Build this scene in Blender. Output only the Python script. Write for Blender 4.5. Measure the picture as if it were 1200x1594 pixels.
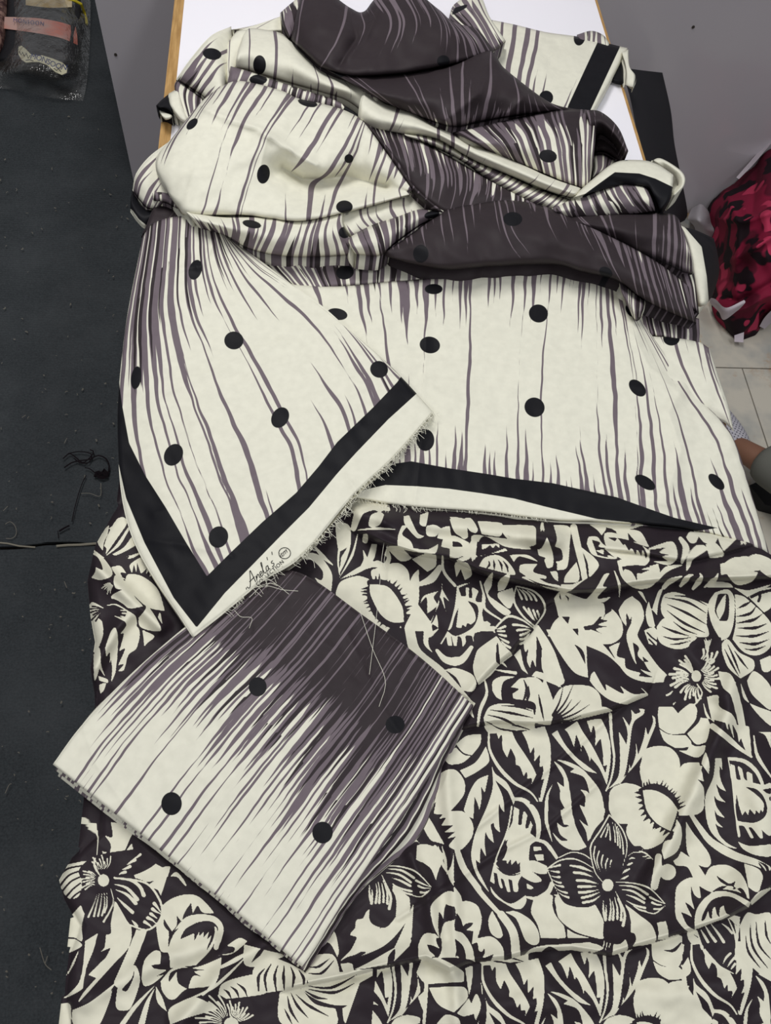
import bpy, math, random
import numpy as np

# ------------------------------------------------------------------ camera
scene = bpy.context.scene
for o in list(bpy.data.objects):
    bpy.data.objects.remove(o, do_unlink=True)
CAMZ = 1.5          # camera height above the floor
TOP = 0.6           # height of the white table top
FOC = 1200.0        # focal length in pixels of a 1200 x 1594 frame
d1 = np.array([-154.0, -2392.0, FOC]); d1 /= np.linalg.norm(d1)
d2 = np.array([-151.0, 611.0, FOC]); d2 -= d1 * d2.dot(d1); d2 /= np.linalg.norm(d2)
ROT = np.array([np.cross(d1, -d2), d1, -d2])      # world axes in camera (right, down, forward)


def un(px, py, z):
    """point of the place at height z that the photo shows at px, py"""
    px = np.asarray(px, float); py = np.asarray(py, float)
    d = np.stack([px - 600, py - 797, np.full(px.shape, FOC)], -1) @ ROT.T
    t = (z - CAMZ) / d[..., 2]
    r = d * t[..., None]
    r[..., 2] += CAMZ
    return r


from mathutils import Matrix, Vector
cam_data = bpy.data.cameras.new('camera')
cam = bpy.data.objects.new('camera', cam_data)
scene.collection.objects.link(cam)
cr, cu, cb = ROT[:, 0], -ROT[:, 1], -ROT[:, 2]
cam.matrix_world = Matrix(((cr[0], cu[0], cb[0], 0), (cr[1], cu[1], cb[1], 0), (cr[2], cu[2], cb[2], CAMZ), (0, 0, 0, 1)))
cam_data.sensor_fit = 'HORIZONTAL'
cam_data.sensor_width = 36
cam_data.lens = 36 * FOC / 1200
cam_data.clip_start = 0.02
scene.camera = cam

# ------------------------------------------------------------------ light
scene.view_settings.view_transform = 'Standard'
scene.view_settings.look = 'None'
scene.view_settings.exposure = 0.0
scene.view_settings.gamma = 1
scene.view_settings.use_curve_mapping = False
world = bpy.data.worlds.new('shop_air'); scene.world = world
world.use_nodes = True
world.node_tree.nodes['Background'].inputs[0].default_value = (0.93, 0.96, 1.0, 1)
world.node_tree.nodes['Background'].inputs[1].default_value = 0.2


def area(name, loc, size, power, col, rot=(0, 0, 0)):
    l = bpy.data.lights.new(name, 'AREA'); l.shape = 'RECTANGLE'
    l.size, l.size_y = size; l.energy = power; l.color = col
    o = bpy.data.objects.new(name, l); scene.collection.objects.link(o)
    o.location = loc; o.rotation_euler = rot
    return o


area('ceiling_or_fill_light', (-0.35, 1.45, 2.8), (0.4, 1.2), 33, (1.0, 0.985, 0.96))
area('ceiling_or_fill_light', (1.1, 0.1, 2.8), (0.4, 1.2), 17, (0.97, 0.985, 1.0))
area('ceiling_or_fill_light', (-0.9, -1.6, 2.8), (0.4, 1.2), 24, (1.0, 0.985, 0.97))  # added fill to brighten the counter front, not a known shop lamp

# ------------------------------------------------------------------ helpers
COL = scene.collection


def tag(o, label=None, cat=None, group=None, kind=None):
    if label: o['label'] = label
    if cat: o['category'] = cat
    if group: o['group'] = group
    if kind: o['kind'] = kind
    return o


def empty(name, loc, label, cat, group=None):
    o = bpy.data.objects.new(name, None); COL.objects.link(o)
    o.location = loc; o.empty_display_size = 0.05
    return tag(o, label, cat, group)


def link(name, me, mat=None, parent=None):
    o = bpy.data.objects.new(name, me); COL.objects.link(o)
    if mat is not None and len(me.materials) == 0: me.materials.append(mat)
    if parent is not None:
        o.parent = parent
        bl = parent.location
        if parent.parent: bl = bl + parent.parent.location
        o.location = -bl if parent.type == 'EMPTY' else (0, 0, 0)
    return o


def mesh_np(name, co, quads, attrs=None, smooth=True):
    me = bpy.data.meshes.new(name)
    co = np.ascontiguousarray(co, dtype=np.float32); quads = np.ascontiguousarray(quads, dtype=np.int32)
    n, m = len(co), len(quads)
    me.vertices.add(n); me.vertices.foreach_set('co', co.ravel())
    me.loops.add(m * 4); me.loops.foreach_set('vertex_index', quads.ravel())
    me.polygons.add(m)
    me.polygons.foreach_set('loop_start', np.arange(0, m * 4, 4, dtype=np.int32))
    me.polygons.foreach_set('loop_total', np.full(m, 4, dtype=np.int32))
    me.polygons.foreach_set('use_smooth', np.full(m, smooth, dtype=bool))
    me.update(calc_edges=True)
    for k, v in (attrs or {}).items():
        a = me.attributes.new(k, 'FLOAT', 'POINT'); a.data.foreach_set('value', np.ascontiguousarray(v, dtype=np.float32))
    return me


def mesh_py(name, verts, faces, smooth=False):
    me = bpy.data.meshes.new(name)
    me.from_pydata([tuple(map(float, v)) for v in verts], [], faces); me.update()
    if smooth:
        for p in me.polygons: p.use_smooth = True
    return me


class MB:
    """collects boxes, tubes and slabs for ONE mesh"""
    def __init__(s): s.v = []; s.f = []

    def box(s, a, b):
        i = len(s.v)
        for z in (a[2], b[2]):
            s.v += [(a[0], a[1], z), (b[0], a[1], z), (b[0], b[1], z), (a[0], b[1], z)]
        s.f += [[i + 3, i + 2, i + 1, i], [i + 4, i + 5, i + 6, i + 7]] + [[i + k, i + (k + 1) % 4, i + 4 + (k + 1) % 4, i + 4 + k] for k in range(4)]

    def slab(s, pts, z0, z1):
        i = len(s.v); n = len(pts)
        s.v += [(p[0], p[1], z0) for p in pts] + [(p[0], p[1], z1) for p in pts]
        s.f += [list(range(i + n - 1, i - 1, -1)), list(range(i + n, i + 2 * n))]
        s.f += [[i + k, i + (k + 1) % n, i + n + (k + 1) % n, i + n + k] for k in range(n)]

    def tube(s, pts, r, n=5, taper=None):
        i = len(s.v); m = len(pts); P = [Vector(p) for p in pts]
        for k, p in enumerate(P):
            t = (P[min(k + 1, m - 1)] - P[max(k - 1, 0)])
            t = t.normalized() if t.length > 1e-9 else Vector((0, 0, 1))
            u = t.cross(Vector((0, 0, 1)))
            u = u.normalized() if u.length > 1e-4 else Vector((1, 0, 0))
            w = t.cross(u); rr = r if taper is None else r * taper[k]
            for a in range(n):
                an = 2 * math.pi * a / n
                s.v.append(tuple(p + u * (rr * math.cos(an)) + w * (rr * math.sin(an))))
        for k in range(m - 1):
            for a in range(n):
                b = (a + 1) % n
                s.f.append([i + k * n + a, i + k * n + b, i + (k + 1) * n + b, i + (k + 1) * n + a])
        s.f.append([i + a for a in range(n - 1, -1, -1)]); s.f.append([i + (m - 1) * n + a for a in range(n)])

    def build(s, name, mat, parent=None, smooth=False):
        return link(name, mesh_py(name, s.v, s.f, smooth), mat, parent)


def lin(r, g, b):
    f = lambda c: (c / 255 / 12.92) if c <= 10 else ((c / 255 + 0.055) / 1.055) ** 2.4
    return (f(r), f(g), f(b), 1)


def new_mat(name, col, rough=0.6, spec=0.4):
    m = bpy.data.materials.new(name); m.use_nodes = True
    b = m.node_tree.nodes['Principled BSDF']
    b.inputs['Base Color'].default_value = col; b.inputs['Roughness'].default_value = rough
    b.inputs['Specular IOR Level'].default_value = spec
    return m, m.node_tree, b


def N(nt, typ, **kw):
    n = nt.nodes.new(typ)
    for k, v in kw.items():
        if k.startswith('i_'): n.inputs[k[2:].replace('_', ' ')].default_value = v
        else: setattr(n, k, v)
    return n


def mixc(nt, fac, a, b):
    n = nt.nodes.new('ShaderNodeMix'); n.data_type = 'RGBA'
    if isinstance(fac, float): n.inputs[0].default_value = fac
    else: nt.links.new(fac, n.inputs[0])
    for v, i in ((a, 6), (b, 7)):
        if isinstance(v, tuple): n.inputs[i].default_value = v
        else: nt.links.new(v, n.inputs[i])
    return n.outputs[2]


def ramp(nt, fac, lo, hi):
    n = nt.nodes.new('ShaderNodeMapRange'); n.inputs[1].default_value = lo; n.inputs[2].default_value = hi
    nt.links.new(fac, n.inputs[0]); return n.outputs[0]


def noise(nt, scale, detail=3, rough=0.5, coord='Object', stretch=None):
    tc = nt.nodes.new('ShaderNodeTexCoord'); n = nt.nodes.new('ShaderNodeTexNoise')
    n.inputs['Scale'].default_value = scale; n.inputs['Detail'].default_value = detail; n.inputs['Roughness'].default_value = rough
    if stretch:
        mp = nt.nodes.new('ShaderNodeMapping'); mp.inputs['Scale'].default_value = stretch
        nt.links.new(tc.outputs[coord], mp.inputs[0]); nt.links.new(mp.outputs[0], n.inputs['Vector'])
    else:
        nt.links.new(tc.outputs[coord], n.inputs['Vector'])
    return n.outputs[0]


def bump(nt, b, h, strength, dist):
    n = nt.nodes.new('ShaderNodeBump'); n.inputs['Strength'].default_value = strength; n.inputs['Distance'].default_value = dist
    nt.links.new(h, n.inputs['Height']); nt.links.new(n.outputs[0], b.inputs['Normal'])


CREAM = lin(227, 225, 209); MAUVE = lin(112, 101, 108); DARK = lin(52, 45, 48); BLACK = lin(22, 22, 26)


def print_mat(name, base, inks, rough=0.55):
    """cloth whose printed inks are stored on its mesh as signed distances to the ink's edge"""
    m, nt, b = new_mat(name, base, rough, 0.14)
    c = base
    for attr, col, w in inks:
        a = N(nt, 'ShaderNodeAttribute', attribute_name=attr)
        c = mixc(nt, ramp(nt, a.outputs['Fac'], -w, w), c, col)
    nz = noise(nt, 90, 2)
    c2 = nt.nodes.new('ShaderNodeHueSaturation'); nt.links.new(c, c2.inputs['Color'])
    nt.links.new(ramp2(nt, nz, 0.3, 0.7, 0.96, 1.03), c2.inputs['Value'])
    nt.links.new(c2.outputs[0], b.inputs['Base Color'])
    bump(nt, b, mixc(nt, 0.12, noise(nt, 34, 4, 0.55), noise(nt, 1500, 1)), 0.22, 0.0035)
    return m


def ramp2(nt, fac, lo, hi, a, bb):
    n = nt.nodes.new('ShaderNodeMapRange')
    for i, v in enumerate((lo, hi, a, bb)): n.inputs[1 + i].default_value = v
    nt.links.new(fac, n.inputs[0]); return n.outputs[0]


M_STRIPE = print_mat('striped_satin_print', CREAM, (('ink_mauve', MAUVE, 0.25), ('ink_dark', DARK, 0.25), ('ink_black', BLACK, 0.3)))
M_FLORAL = print_mat('floral_satin_print', lin(224, 221, 202), (('ink_dark', lin(44, 37, 42), 0.06),), 0.5)
M_CREAM, _, _ = new_mat('cream_cotton', CREAM, 0.6, 0.3)
M_INK, _, _ = new_mat('black_print_ink', BLACK, 0.6, 0.3)
# ------------------------------------------------------------------ setting: floor, carpet, counter, table
# stone tiles on the right, each its own piece
mt, nt, b = new_mat('grout', lin(120, 110, 100), 0.8, 0.2)
mb = MB(); mb.box((-3, -1.5, -0.05), (3.4, 4.0, -0.008))
floor = tag(mb.build('floor', mt), kind='structure')
m_tile, nt, b = new_mat('rustic_stone_tile', lin(190, 184, 172), 0.38, 0.4)
n1 = noise(nt, 2.6, 5, 0.62); n2 = noise(nt, 5.5, 6, 0.7); n3 = noise(nt, 1.7, 3, 0.6)
c = mixc(nt, ramp(nt, n1, 0.47, 0.62), lin(196, 190, 177), lin(150, 153, 152))
c = mixc(nt, ramp(nt, n2, 0.53, 0.66), c, lin(172, 140, 104))
c = mixc(nt, ramp(nt, n2, 0.66, 0.76), c, lin(112, 98, 84))
c = mixc(nt, ramp(nt, n3, 0.62, 0.75), c, lin(116, 120, 122))
nt.links.new(c, b.inputs['Base Color'])
tw = 0.6
for r in range(6):
    y0 = 1.176 - 0.6 * 3 + 0.6 * r; off = 0.0 if r < 3 else 0.33
    for k in range(-2, 3):
        x0 = 1.1694 + off + tw * k
        mb = MB(); mb.box((x0 + .0018, y0 + .0018, -0.02), (x0 + tw - .0018, y0 + tw - .0018, 0.0))
        mb.build('tile', m_tile, floor)

# two charcoal carpet strips on the left that meet at a seam
m_carpet, nt, b = new_mat('charcoal_ribbed_carpet', lin(47, 52, 58), 0.95, 0.12)
n1 = noise(nt, 260, 3, 0.7); n2 = noise(nt, 5, 4, 0.6)
c = mixc(nt, ramp(nt, n1, 0.3, 0.75), lin(47, 50, 53), lin(66, 70, 73))
c = mixc(nt, ramp2(nt, n2, 0.45, 0.75, 0, 0.35), c, lin(84, 87, 90))
nt.links.new(c, b.inputs['Base Color'])
tc = N(nt, 'ShaderNodeTexCoord'); wv = N(nt, 'ShaderNodeTexWave', bands_direction='Y'); wv.inputs['Scale'].default_value = 45
wv.inputs['Distortion'].default_value = 2.0; wv.inputs['Detail'].default_value = 2
nt.links.new(tc.outputs['Object'], wv.inputs['Vector'])
bump(nt, b, mixc(nt, 0.55, wv.outputs['Color'], n1), 0.55, 0.004)


def carpet(name, x0, x1, y0, y1, lift_y, label, sgn):
    nx, ny = 60, 60
    X = np.linspace(x0, x1, nx); Y = np.linspace(y0, y1, ny)
    if sgn > 0: Y = y0 + (y1 - y0) * np.linspace(0, 1, ny) ** 2.5
    else: Y = y1 - (y1 - y0) * np.linspace(1, 0, ny) ** 2.5
    gx, gy = np.meshgrid(X, Y)
    d = np.abs(gy - lift_y)
    gz = 0.006 + 0.007 * np.exp(-(d / 0.03) ** 2) * (0.6 + 0.4 * np.sin(gx * 9 + sgn)) + 0.0012 * np.sin(gx * 11 + gy * 7)
    if sgn < 0: gz = gz - 0.002
    gy = gy + np.where(d < 0.002, 0.004 * np.sin(gx * 14 + 1.0) + 0.003 * np.sin(gx * 37), 0)
    top = np.stack([gx, gy, gz], -1).reshape(-1, 3)
    n = len(top); bot = top.copy(); bot[:, 2] = 0.0006
    idx = np.arange(n).reshape(ny, nx)
    q = np.stack([idx[:-1, :-1], idx[:-1, 1:], idx[1:, 1:], idx[1:, :-1]], -1).reshape(-1, 4)
    sides = []
    for e in (idx[0, :], idx[-1, ::-1], idx[::-1, 0], idx[:, -1]):
        sides += [[e[i + 1], e[i], e[i] + n, e[i + 1] + n] for i in range(len(e) - 1)]
    q = np.concatenate([q, q[:, ::-1] + n, np.array(sides)])
    return tag(link(name, mesh_np(name, np.concatenate([top, bot]), q), m_carpet), label, 'carpet')


carpet('carpet', -2.4, 0.35, 0.6815, 2.9, 0.6815, 'charcoal ribbed carpet strip running from the seam to under the plastic bag', 1)
carpet('carpet', -2.4, 0.35, -1.2, 0.6745, 0.6745, 'charcoal ribbed carpet strip on the near side of the seam, beside the floral cloth', -1)
# pale unravelled cord along the seam
mb = MB()
P = un(np.array([-20, 12, 30, 55]), np.array([843, 846, 850, 852]), 0.014); mb.tube(P, 0.0016)
P = un(np.array([88, 105, 125, 150]), np.array([850, 848.5, 848, 846]), 0.015); mb.tube(P, 0.0024)
m_cord, _, _ = new_mat('pale_cord', lin(140, 135, 122), 0.9, 0.1)
tag(mb.build('cord', m_cord), 'pale frayed cord lying along the carpet seam', 'cord')

# glossy grey counter behind the table
m_ctr, nt, b = new_mat('grey_laminate', lin(133, 129, 134), 0.2, 0.5)
nt.links.new(mixc(nt, ramp(nt, noise(nt, 1.5, 3), 0.3, 0.7), lin(186, 180, 187), lin(194, 189, 194)), b.inputs['Base Color'])
b.inputs['Coat Weight'].default_value = 0.15
ctr = empty('counter', (0.6, 1.95, 0), 'glossy grey laminate counter standing behind the white table', 'counter')
YC = 1.735
mb = MB(); mb.box((-0.405, YC, 0.0), (2.7, 2.3, 0.705)); mb.build('front_panel', m_ctr, ctr)
mb = MB(); mb.box((-0.405, YC - 0.003, 0.711), (2.7, 2.3, 0.90)); mb.build('upper_panel', m_ctr, ctr)  # upper face of the counter, slightly forward above a thin gap
mb = MB(); mb.box((-0.44, YC - 0.03, 0.90), (2.73, 2.34, 0.93)); mb.build('countertop', m_ctr, ctr)
m_scr, _, _ = new_mat('dark_screw', lin(60, 55, 50), 0.5, 0.4)
for px, py in ((180, 85), (1079, 42)):
    d = np.array([px - 600, py - 797, FOC]) @ ROT.T; t = (YC - 0.0005) / d[1]; p = d * t; p[2] += CAMZ
    if p[2] > 0.70: p[1] -= 0.003
    mb = MB(); mb.tube([(p[0], p[1] + 0.002, p[2]), (p[0], p[1] - 0.0012, p[2])], 0.0035, 8); mb.build('screw', m_scr, ctr)

# white table with wooden edge bands
m_white, nt, b = new_mat('white_laminate', lin(246, 244, 251), 0.42, 0.4)
m_wood, nt, b = new_mat('pale_wood_edge', lin(178, 140, 84), 0.5, 0.35)
w = noise(nt, 30, 5, 0.6, stretch=(6, 0.5, 6))
nt.links.new(mixc(nt, ramp(nt, w, 0.3, 0.7), lin(150, 112, 62), lin(199, 160, 103)), b.inputs['Base Color'])
XL = float(np.mean([un(x, y, TOP)[0] for x, y in ((287, 0), (265, 220))])); XR = float(np.mean([un(x, y, TOP)[0] for x, y in ((925, 0), (993, 220))]))
tbl = empty('table', ((XL + XR) / 2, 0.6, 0), 'long white topped table with pale wooden edges under the heap of printed cloth', 'table')
YN, YF = -0.42, 1.725
mb = MB(); mb.box((XL, YN, TOP - 0.025), (XR, YF, TOP)); mb.build('tabletop', m_white, tbl)
mb = MB(); mb.box((XL - 0.018, YN, TOP - 0.027), (XL, YF, TOP + 0.0005)); tag(mb.build('edge_band', m_wood, tbl), 'wooden edge band')
mb = MB(); mb.box((XR, YN, TOP - 0.027), (XR + 0.005, YF, TOP + 0.0005)); tag(mb.build('edge_band', m_wood, tbl), 'wooden edge band')
mb = MB(); mb.box((XL, YN - 0.008, TOP - 0.027), (XR, YN, TOP + 0.0005)); tag(mb.build('edge_band', m_wood, tbl), 'wooden edge band')
for x in (XL + 0.05, XR - 0.09):
    for y in (YN + 0.05, YF - 0.09):
        mb = MB(); mb.box((x, y, 0.0), (x + 0.04, y + 0.04, TOP - 0.025)); mb.build('leg', m_wood, tbl)
for y in (YN + 0.06, YF - 0.08):
    mb = MB(); mb.box((XL + 0.091, y, TOP - 0.085), (XR - 0.091, y + 0.02, TOP - 0.0255)); mb.build('apron', m_wood, tbl)
# ------------------------------------------------------------------ cloth tools
def catmull(P, u):
    """P (n, k) control values at integer parameters, evaluated at u"""
    P = np.asarray(P, float); n = len(P)
    if n == 2:
        return P[0] + (P[1] - P[0]) * u[:, None]
    i = np.clip(np.floor(u).astype(int), 0, n - 2); f = (u - i)[:, None]
    ext = np.vstack([2 * P[0] - P[1], P, 2 * P[-1] - P[-2]])
    p0, p1, p2, p3 = ext[i], ext[i + 1], ext[i + 2], ext[i + 3]
    return 0.5 * (2 * p1 + (p2 - p0) * f + (2 * p0 - 5 * p1 + 4 * p2 - p3) * f ** 2 + (3 * p1 - p0 - 3 * p2 + p3) * f ** 3)


def resample(row, n):
    row = np.asarray(row, float)
    if len(row) == n: return row
    d = np.r_[0, np.cumsum(np.hypot(*np.diff(row[:, :2], axis=0).T))]
    s = np.interp(np.linspace(0, d[-1], n), d, np.arange(len(row)))
    return catmull(row, s)


def hashr(k, seed):
    x = np.sin(k * 127.1 + seed * 311.7) * 43758.5453
    return x - np.floor(x)


def wrinkle(x, y, seed):
    s = 0
    for k, (a, wl) in enumerate(((1.0, 130), (0.55, 60), (0.32, 31))):
        th = seed * 1.7 + k * 2.1
        s = s + a * np.sin((x * math.cos(th) + y * math.sin(th)) / wl * 6.28 + seed + 1.4 * np.sin((y * math.cos(th) - x * math.sin(th)) / wl * 3.1 + k))
    return s


def stripes(u, v, D, seed):
    """signed distances (in cloth px) to the mauve and the dark stripes; D runs 0 cream .. 3 dark"""
    A = np.full(u.shape, -9.0); B = np.full(u.shape, -9.0)
    p = 10.0; k0 = np.floor(u / p)
    for dk in (-1, 0, 1):
        k = k0 + dk
        c = (k + 0.5 + 0.65 * (hashr(k, seed) - 0.5)) * p
        r = hashr(k, seed + 3.3) * 0.85 + 0.14
        long_ = hashr(k, seed + 7.7) > 0.72
        g = 4.0 + 2.6 * hashr(k, seed + 9.1)
        hw = g * (D - r)
        cap = 1.7 + 3.9 * hashr(k, seed + 21.0) ** 1.3 + np.clip((D - 2.0) * 14, 0, 9)
        hw = np.minimum(hw, cap)
        hw = np.where(long_, np.maximum(hw, 0.6 + 1.3 * hashr(k, seed + 5.1) + 0.9 * np.sin(v / 60 + 6 * hashr(k, seed + 2.0))), hw)
        A = np.maximum(A, hw - np.abs(u - c))
    q = 8.0; k0 = np.floor(u / q)
    for dk in (-1, 0, 1):
        k = k0 + dk
        c = (k + 0.5 + 0.7 * (hashr(k, seed + 11) - 0.5)) * q
        r = 0.85 + hashr(k, seed + 13.3) * 1.35
        g = 4.0 + 2.0 * hashr(k, seed + 19.1)
        hw = np.minimum(g * (D - r), 3.0 + 3.4 * hashr(k, seed + 17.0)) + np.clip((D - 2.3) * 9, 0, 6)
        B = np.maximum(B, hw - np.abs(u - c))
    q = 11.0; k0 = np.floor(u / q)                      # pale needles that run on into the dark ground
    for dk in (-1, 0, 1):
        k = k0 + dk
        c = (k + 0.5 + 0.7 * (hashr(k, seed + 31) - 0.5)) * q
        r = 2.2 + hashr(k, seed + 33.3) * 1.25
        hw = np.minimum(3.2 * (r - D) + 0.2, 0.9 + 2.1 * hashr(k, seed + 37.0) ** 1.5)
        B = np.minimum(B, np.where(D > 1.6, np.abs(u - c) - hw, 99.0))
    return A, B


def poly_sdf(x, y, poly):
    """positive inside"""
    poly = np.asarray(poly, float); n = len(poly)
    d = np.full(x.shape, 1e9); ins = np.zeros(x.shape, bool)
    for i in range(n):
        ax, ay = poly[i]; bx, by = poly[(i + 1) % n]
        ex, ey = bx - ax, by - ay
        t = np.clip(((x - ax) * ex + (y - ay) * ey) / (ex * ex + ey * ey + 1e-9), 0, 1)
        d = np.minimum(d, (x - ax - t * ex) ** 2 + (y - ay - t * ey) ** 2)
        if ay != by:
            ins ^= ((ay > y) != (by > y)) & (x < (bx - ax) * (y - ay) / (by - ay) + ax)
    return np.where(ins, 1, -1) * np.sqrt(d)


def line_sd(x, y, pts):
    """signed distance to an open polyline (positive above it in the photo for a left-to-right line) and end fade"""
    pts = np.asarray(pts, float); best = np.full(x.shape, 1e9); sg = np.ones(x.shape)
    for i in range(len(pts) - 1):
        ax, ay = pts[i]; bx, by = pts[i + 1]; ex, ey = bx - ax, by - ay
        t = np.clip(((x - ax) * ex + (y - ay) * ey) / (ex * ex + ey * ey), 0, 1)
        dx, dy = x - ax - t * ex, y - ay - t * ey; d = dx * dx + dy * dy
        c = ex * (y - ay) - ey * (x - ax)
        m = d < best; best = np.where(m, d, best); sg = np.where(m, np.where(c < 0, 1.0, -1.0), sg)
    return sg * np.sqrt(best)


class Cloth:
    def __init__(s, hs=1.0): s.hs = hs; s.co = []; s.q = []; s.a = []; s.n = 0; s.keep = {}

    def patch(s, rows, D, h, seed, edge='tblr', rw=7, drop=0.008, skirt=0.02, dots=(), zones=(), wr=0.0012, ds=1.35, dt=3.0, name=None, ushift=0.0, wob=1.3, creases=(), solid=None, hs=None, sc=1.0):
        hs = s.hs if hs is None else hs; drop *= hs; skirt *= hs; wr *= hs; creases = [(p_, a_ * hs, w_) for p_, a_, w_ in creases]
        nc = max(len(r) for r in rows); nr = len(rows)
        net = np.array([resample(r, nc) for r in rows])[:, :, :2]
        du = np.r_[0, np.cumsum(np.hypot(*np.moveaxis(np.diff(net, axis=1), 2, 0)).mean(0))]
        dv = np.r_[0, np.cumsum(np.hypot(*np.moveaxis(np.diff(net, axis=0), 2, 0)).mean(1))]
        nu = max(6, int(du[-1] / ds)); nv = max(6, int(dv[-1] / dt))
        us = np.linspace(0, du[-1], nu); vs = np.linspace(0, dv[-1], nv)
        pu = np.interp(us, du, np.arange(nc)); pv = np.interp(vs, dv, np.arange(nr))
        H = np.array([np.interp(np.linspace(0, 1, nc), np.linspace(0, 1, len(np.atleast_1d(hr))), np.atleast_1d(hr)) for hr in h])
        DD = np.array([np.interp(np.linspace(0, 1, nc), np.linspace(0, 1, len(np.atleast_1d(hr))), np.atleast_1d(hr)) for hr in D])
        full = np.dstack([net, H * hs])
        tmp = np.array([catmull(full[r], pu) for r in range(nr)])                  # nr, nu, 3
        g = np.moveaxis(np.array([catmull(tmp[:, j], pv) for j in range(nu)]), 0, 1)   # nv, nu, 3
        lind = np.array([[np.interp(pu, np.arange(nc), DD[r])] for r in range(nr)])[:, 0]
        Dg = np.array([np.interp(pv, np.arange(nr), lind[:, j]) for j in range(nu)]).T
        x, y, z = g[..., 0], g[..., 1], g[..., 2].copy()
        U, V = np.meshgrid(us, vs)
        z += wr * wrinkle(x, y, seed)
        for pts, amp, w in creases: z += amp * np.exp(-np.maximum(np.sqrt(line_sd(x, y, pts) ** 2 + 2.0) - 1.4, 0) / (w * .9))
        for e, dist in (('t', V), ('b', dv[-1] - V), ('l', U), ('r', du[-1] - U)):
            if e in edge:
                m = np.clip(1 - dist / rw, 0, 1); z -= drop * (1 - np.sqrt(1 - m * m))
        A, B = stripes((U + ushift + wob * wrinkle(x, y, seed + 4) * 0.8) / sc, V / sc, Dg, seed)
        A *= sc; B *= sc
        C = np.full(x.shape, -9.0)
        if solid is not None:
            A[:] = -9; B[:] = -9
            if solid == 'black': C[:] = 9
        for kind, poly in zones:
            zz = poly_sdf(x, y, poly)
            if kind == 'cream': A = np.minimum(A, -zz); B = np.minimum(B, -zz); C = np.minimum(C, -zz)
            else: C = np.maximum(C, zz); 
        for d in dots:
            cx, cy, rx, ry = d[:4]; th = math.radians(d[4] if len(d) > 4 else 0)
            ex = ((x - cx) * math.cos(th) + (y - cy) * math.sin(th)) / rx; ey = (-(x - cx) * math.sin(th) + (y - cy) * math.cos(th)) / ry
            rr = np.sqrt(ex * ex + ey * ey + 1e-9); C = np.maximum(C, (1 - rr) * min(rx, ry))
        co = un(x, y, TOP + z)
        if name: s.keep[name] = (x, y, z)
        idx = np.arange(nu * nv).reshape(nv, nu) + s.n
        q = [np.stack([idx[:-1, :-1], idx[1:, :-1], idx[1:, 1:], idx[:-1, 1:]], -1).reshape(-1, 4)]
        cos = [co.reshape(-1, 3)]; at = [np.stack([A, B, C], -1).reshape(-1, 3)]; n = nu * nv
        if skirt:
            for e, sl in (('t', np.s_[0, :]), ('b', np.s_[-1, :]), ('l', np.s_[:, 0]), ('r', np.s_[:, -1])):
                if e not in edge: continue
                ec = co[sl]; lo = ec.copy(); lo[:, 2] = np.maximum(ec[:, 2] - skirt, np.minimum(TOP + 0.0015, ec[:, 2])); m = len(ec)
                ix = idx[sl]; nx = np.arange(m) + s.n + n
                q.append(np.stack([ix[:-1], ix[1:], nx[1:], nx[:-1]], -1)); cos.append(lo); at.append(np.stack([A, B, C], -1)[sl]); n += m
        s.co += cos; s.q += q; s.a += at; s.n += n

    def build(s, name, mat, parent):
        a = np.concatenate(s.a)
        me = mesh_np(name, np.concatenate(s.co), np.concatenate(s.q), {'ink_mauve': a[:, 0], 'ink_dark': a[:, 1], 'ink_black': a[:, 2]})
        return link(name, me, mat, parent)


# ------------------------------------------------------------------ the striped and dotted cloth heaped on the table
c0 = un(640, 420, TOP)
heap = empty('printed_cloth', (c0[0], c0[1], TOP), 'long crumpled striped and dotted cloth heaped over the far half of the table', 'cloth')
K = Cloth(1.45)
# dark sheet added under the heap so its gaps look like shaded cloth
K.patch([[(300, 150), (400, 70), (520, 40), (640, 30), (740, 60), (830, 140), (900, 180)], [(285, 220), (420, 170), (600, 180), (760, 220), (900, 240), (940, 260)],
         [(265, 300), (420, 330), (600, 330), (760, 330), (900, 330), (1000, 330)], [(260, 360), (420, 410), (600, 420), (760, 420), (920, 420), (1020, 420)]],
        [2.7] * 4, [.012, .018, .018, .012], 21, skirt=0.006, ds=2.5, dt=6)
# far left, cream bundle with a rolled edge
K.patch([[(395, 40), (440, 24), (470, 10)], [(360, 46), (400, 50), (450, 50)]], [.4, .3], [.03, .035], 31)
K.patch([[(360, 41), (362, 75), (356, 115), (352, 150)], [(328, 56), (338, 90), (343, 122), (345, 148)], [(296, 92), (318, 115), (330, 138), (338, 155)], [(274, 124), (300, 140), (318, 152), (330, 165)]],
        [.25, .45, .9, 1.35], [.03, .048, .045, .03], 32, sc=1.35, dots=[(330, 84, 15, 9, 10)], zones=[('cream', [(300, 84), (345, 88.5), (360, 100), (300, 100)])] if 0 else [])
K.patch([[(276, 122), (300, 140), (322, 158)], [(272, 140), (298, 160), (320, 172)], [(290, 192), (300, 192), (312, 182)]], [1.7, 1.9, 1.9], [.024, .026, .02], 33)
K.patch([[(262, 146), (272, 140), (280, 135)], [(264, 165), (276, 165), (284, 160)], [(278, 186), (290, 193), (296, 188)]], [0, 0, 0], [.024, .026, .02], 34, solid='cream')
K.patch([[(243, 164), (252, 155), (263, 146)], [(247, 168), (258, 170), (270, 178)]], [0, 0], [.02, .025], 35, solid='black', rw=3)
K.patch([[(246, 169), (254, 171), (268, 178)], [(250, 178), (258, 184), (268, 182)], [(254, 184), (258, 187), (264, 186)]], [0, 0, 0], [.016, .02, .01], 36, solid='cream', rw=4)
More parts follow.
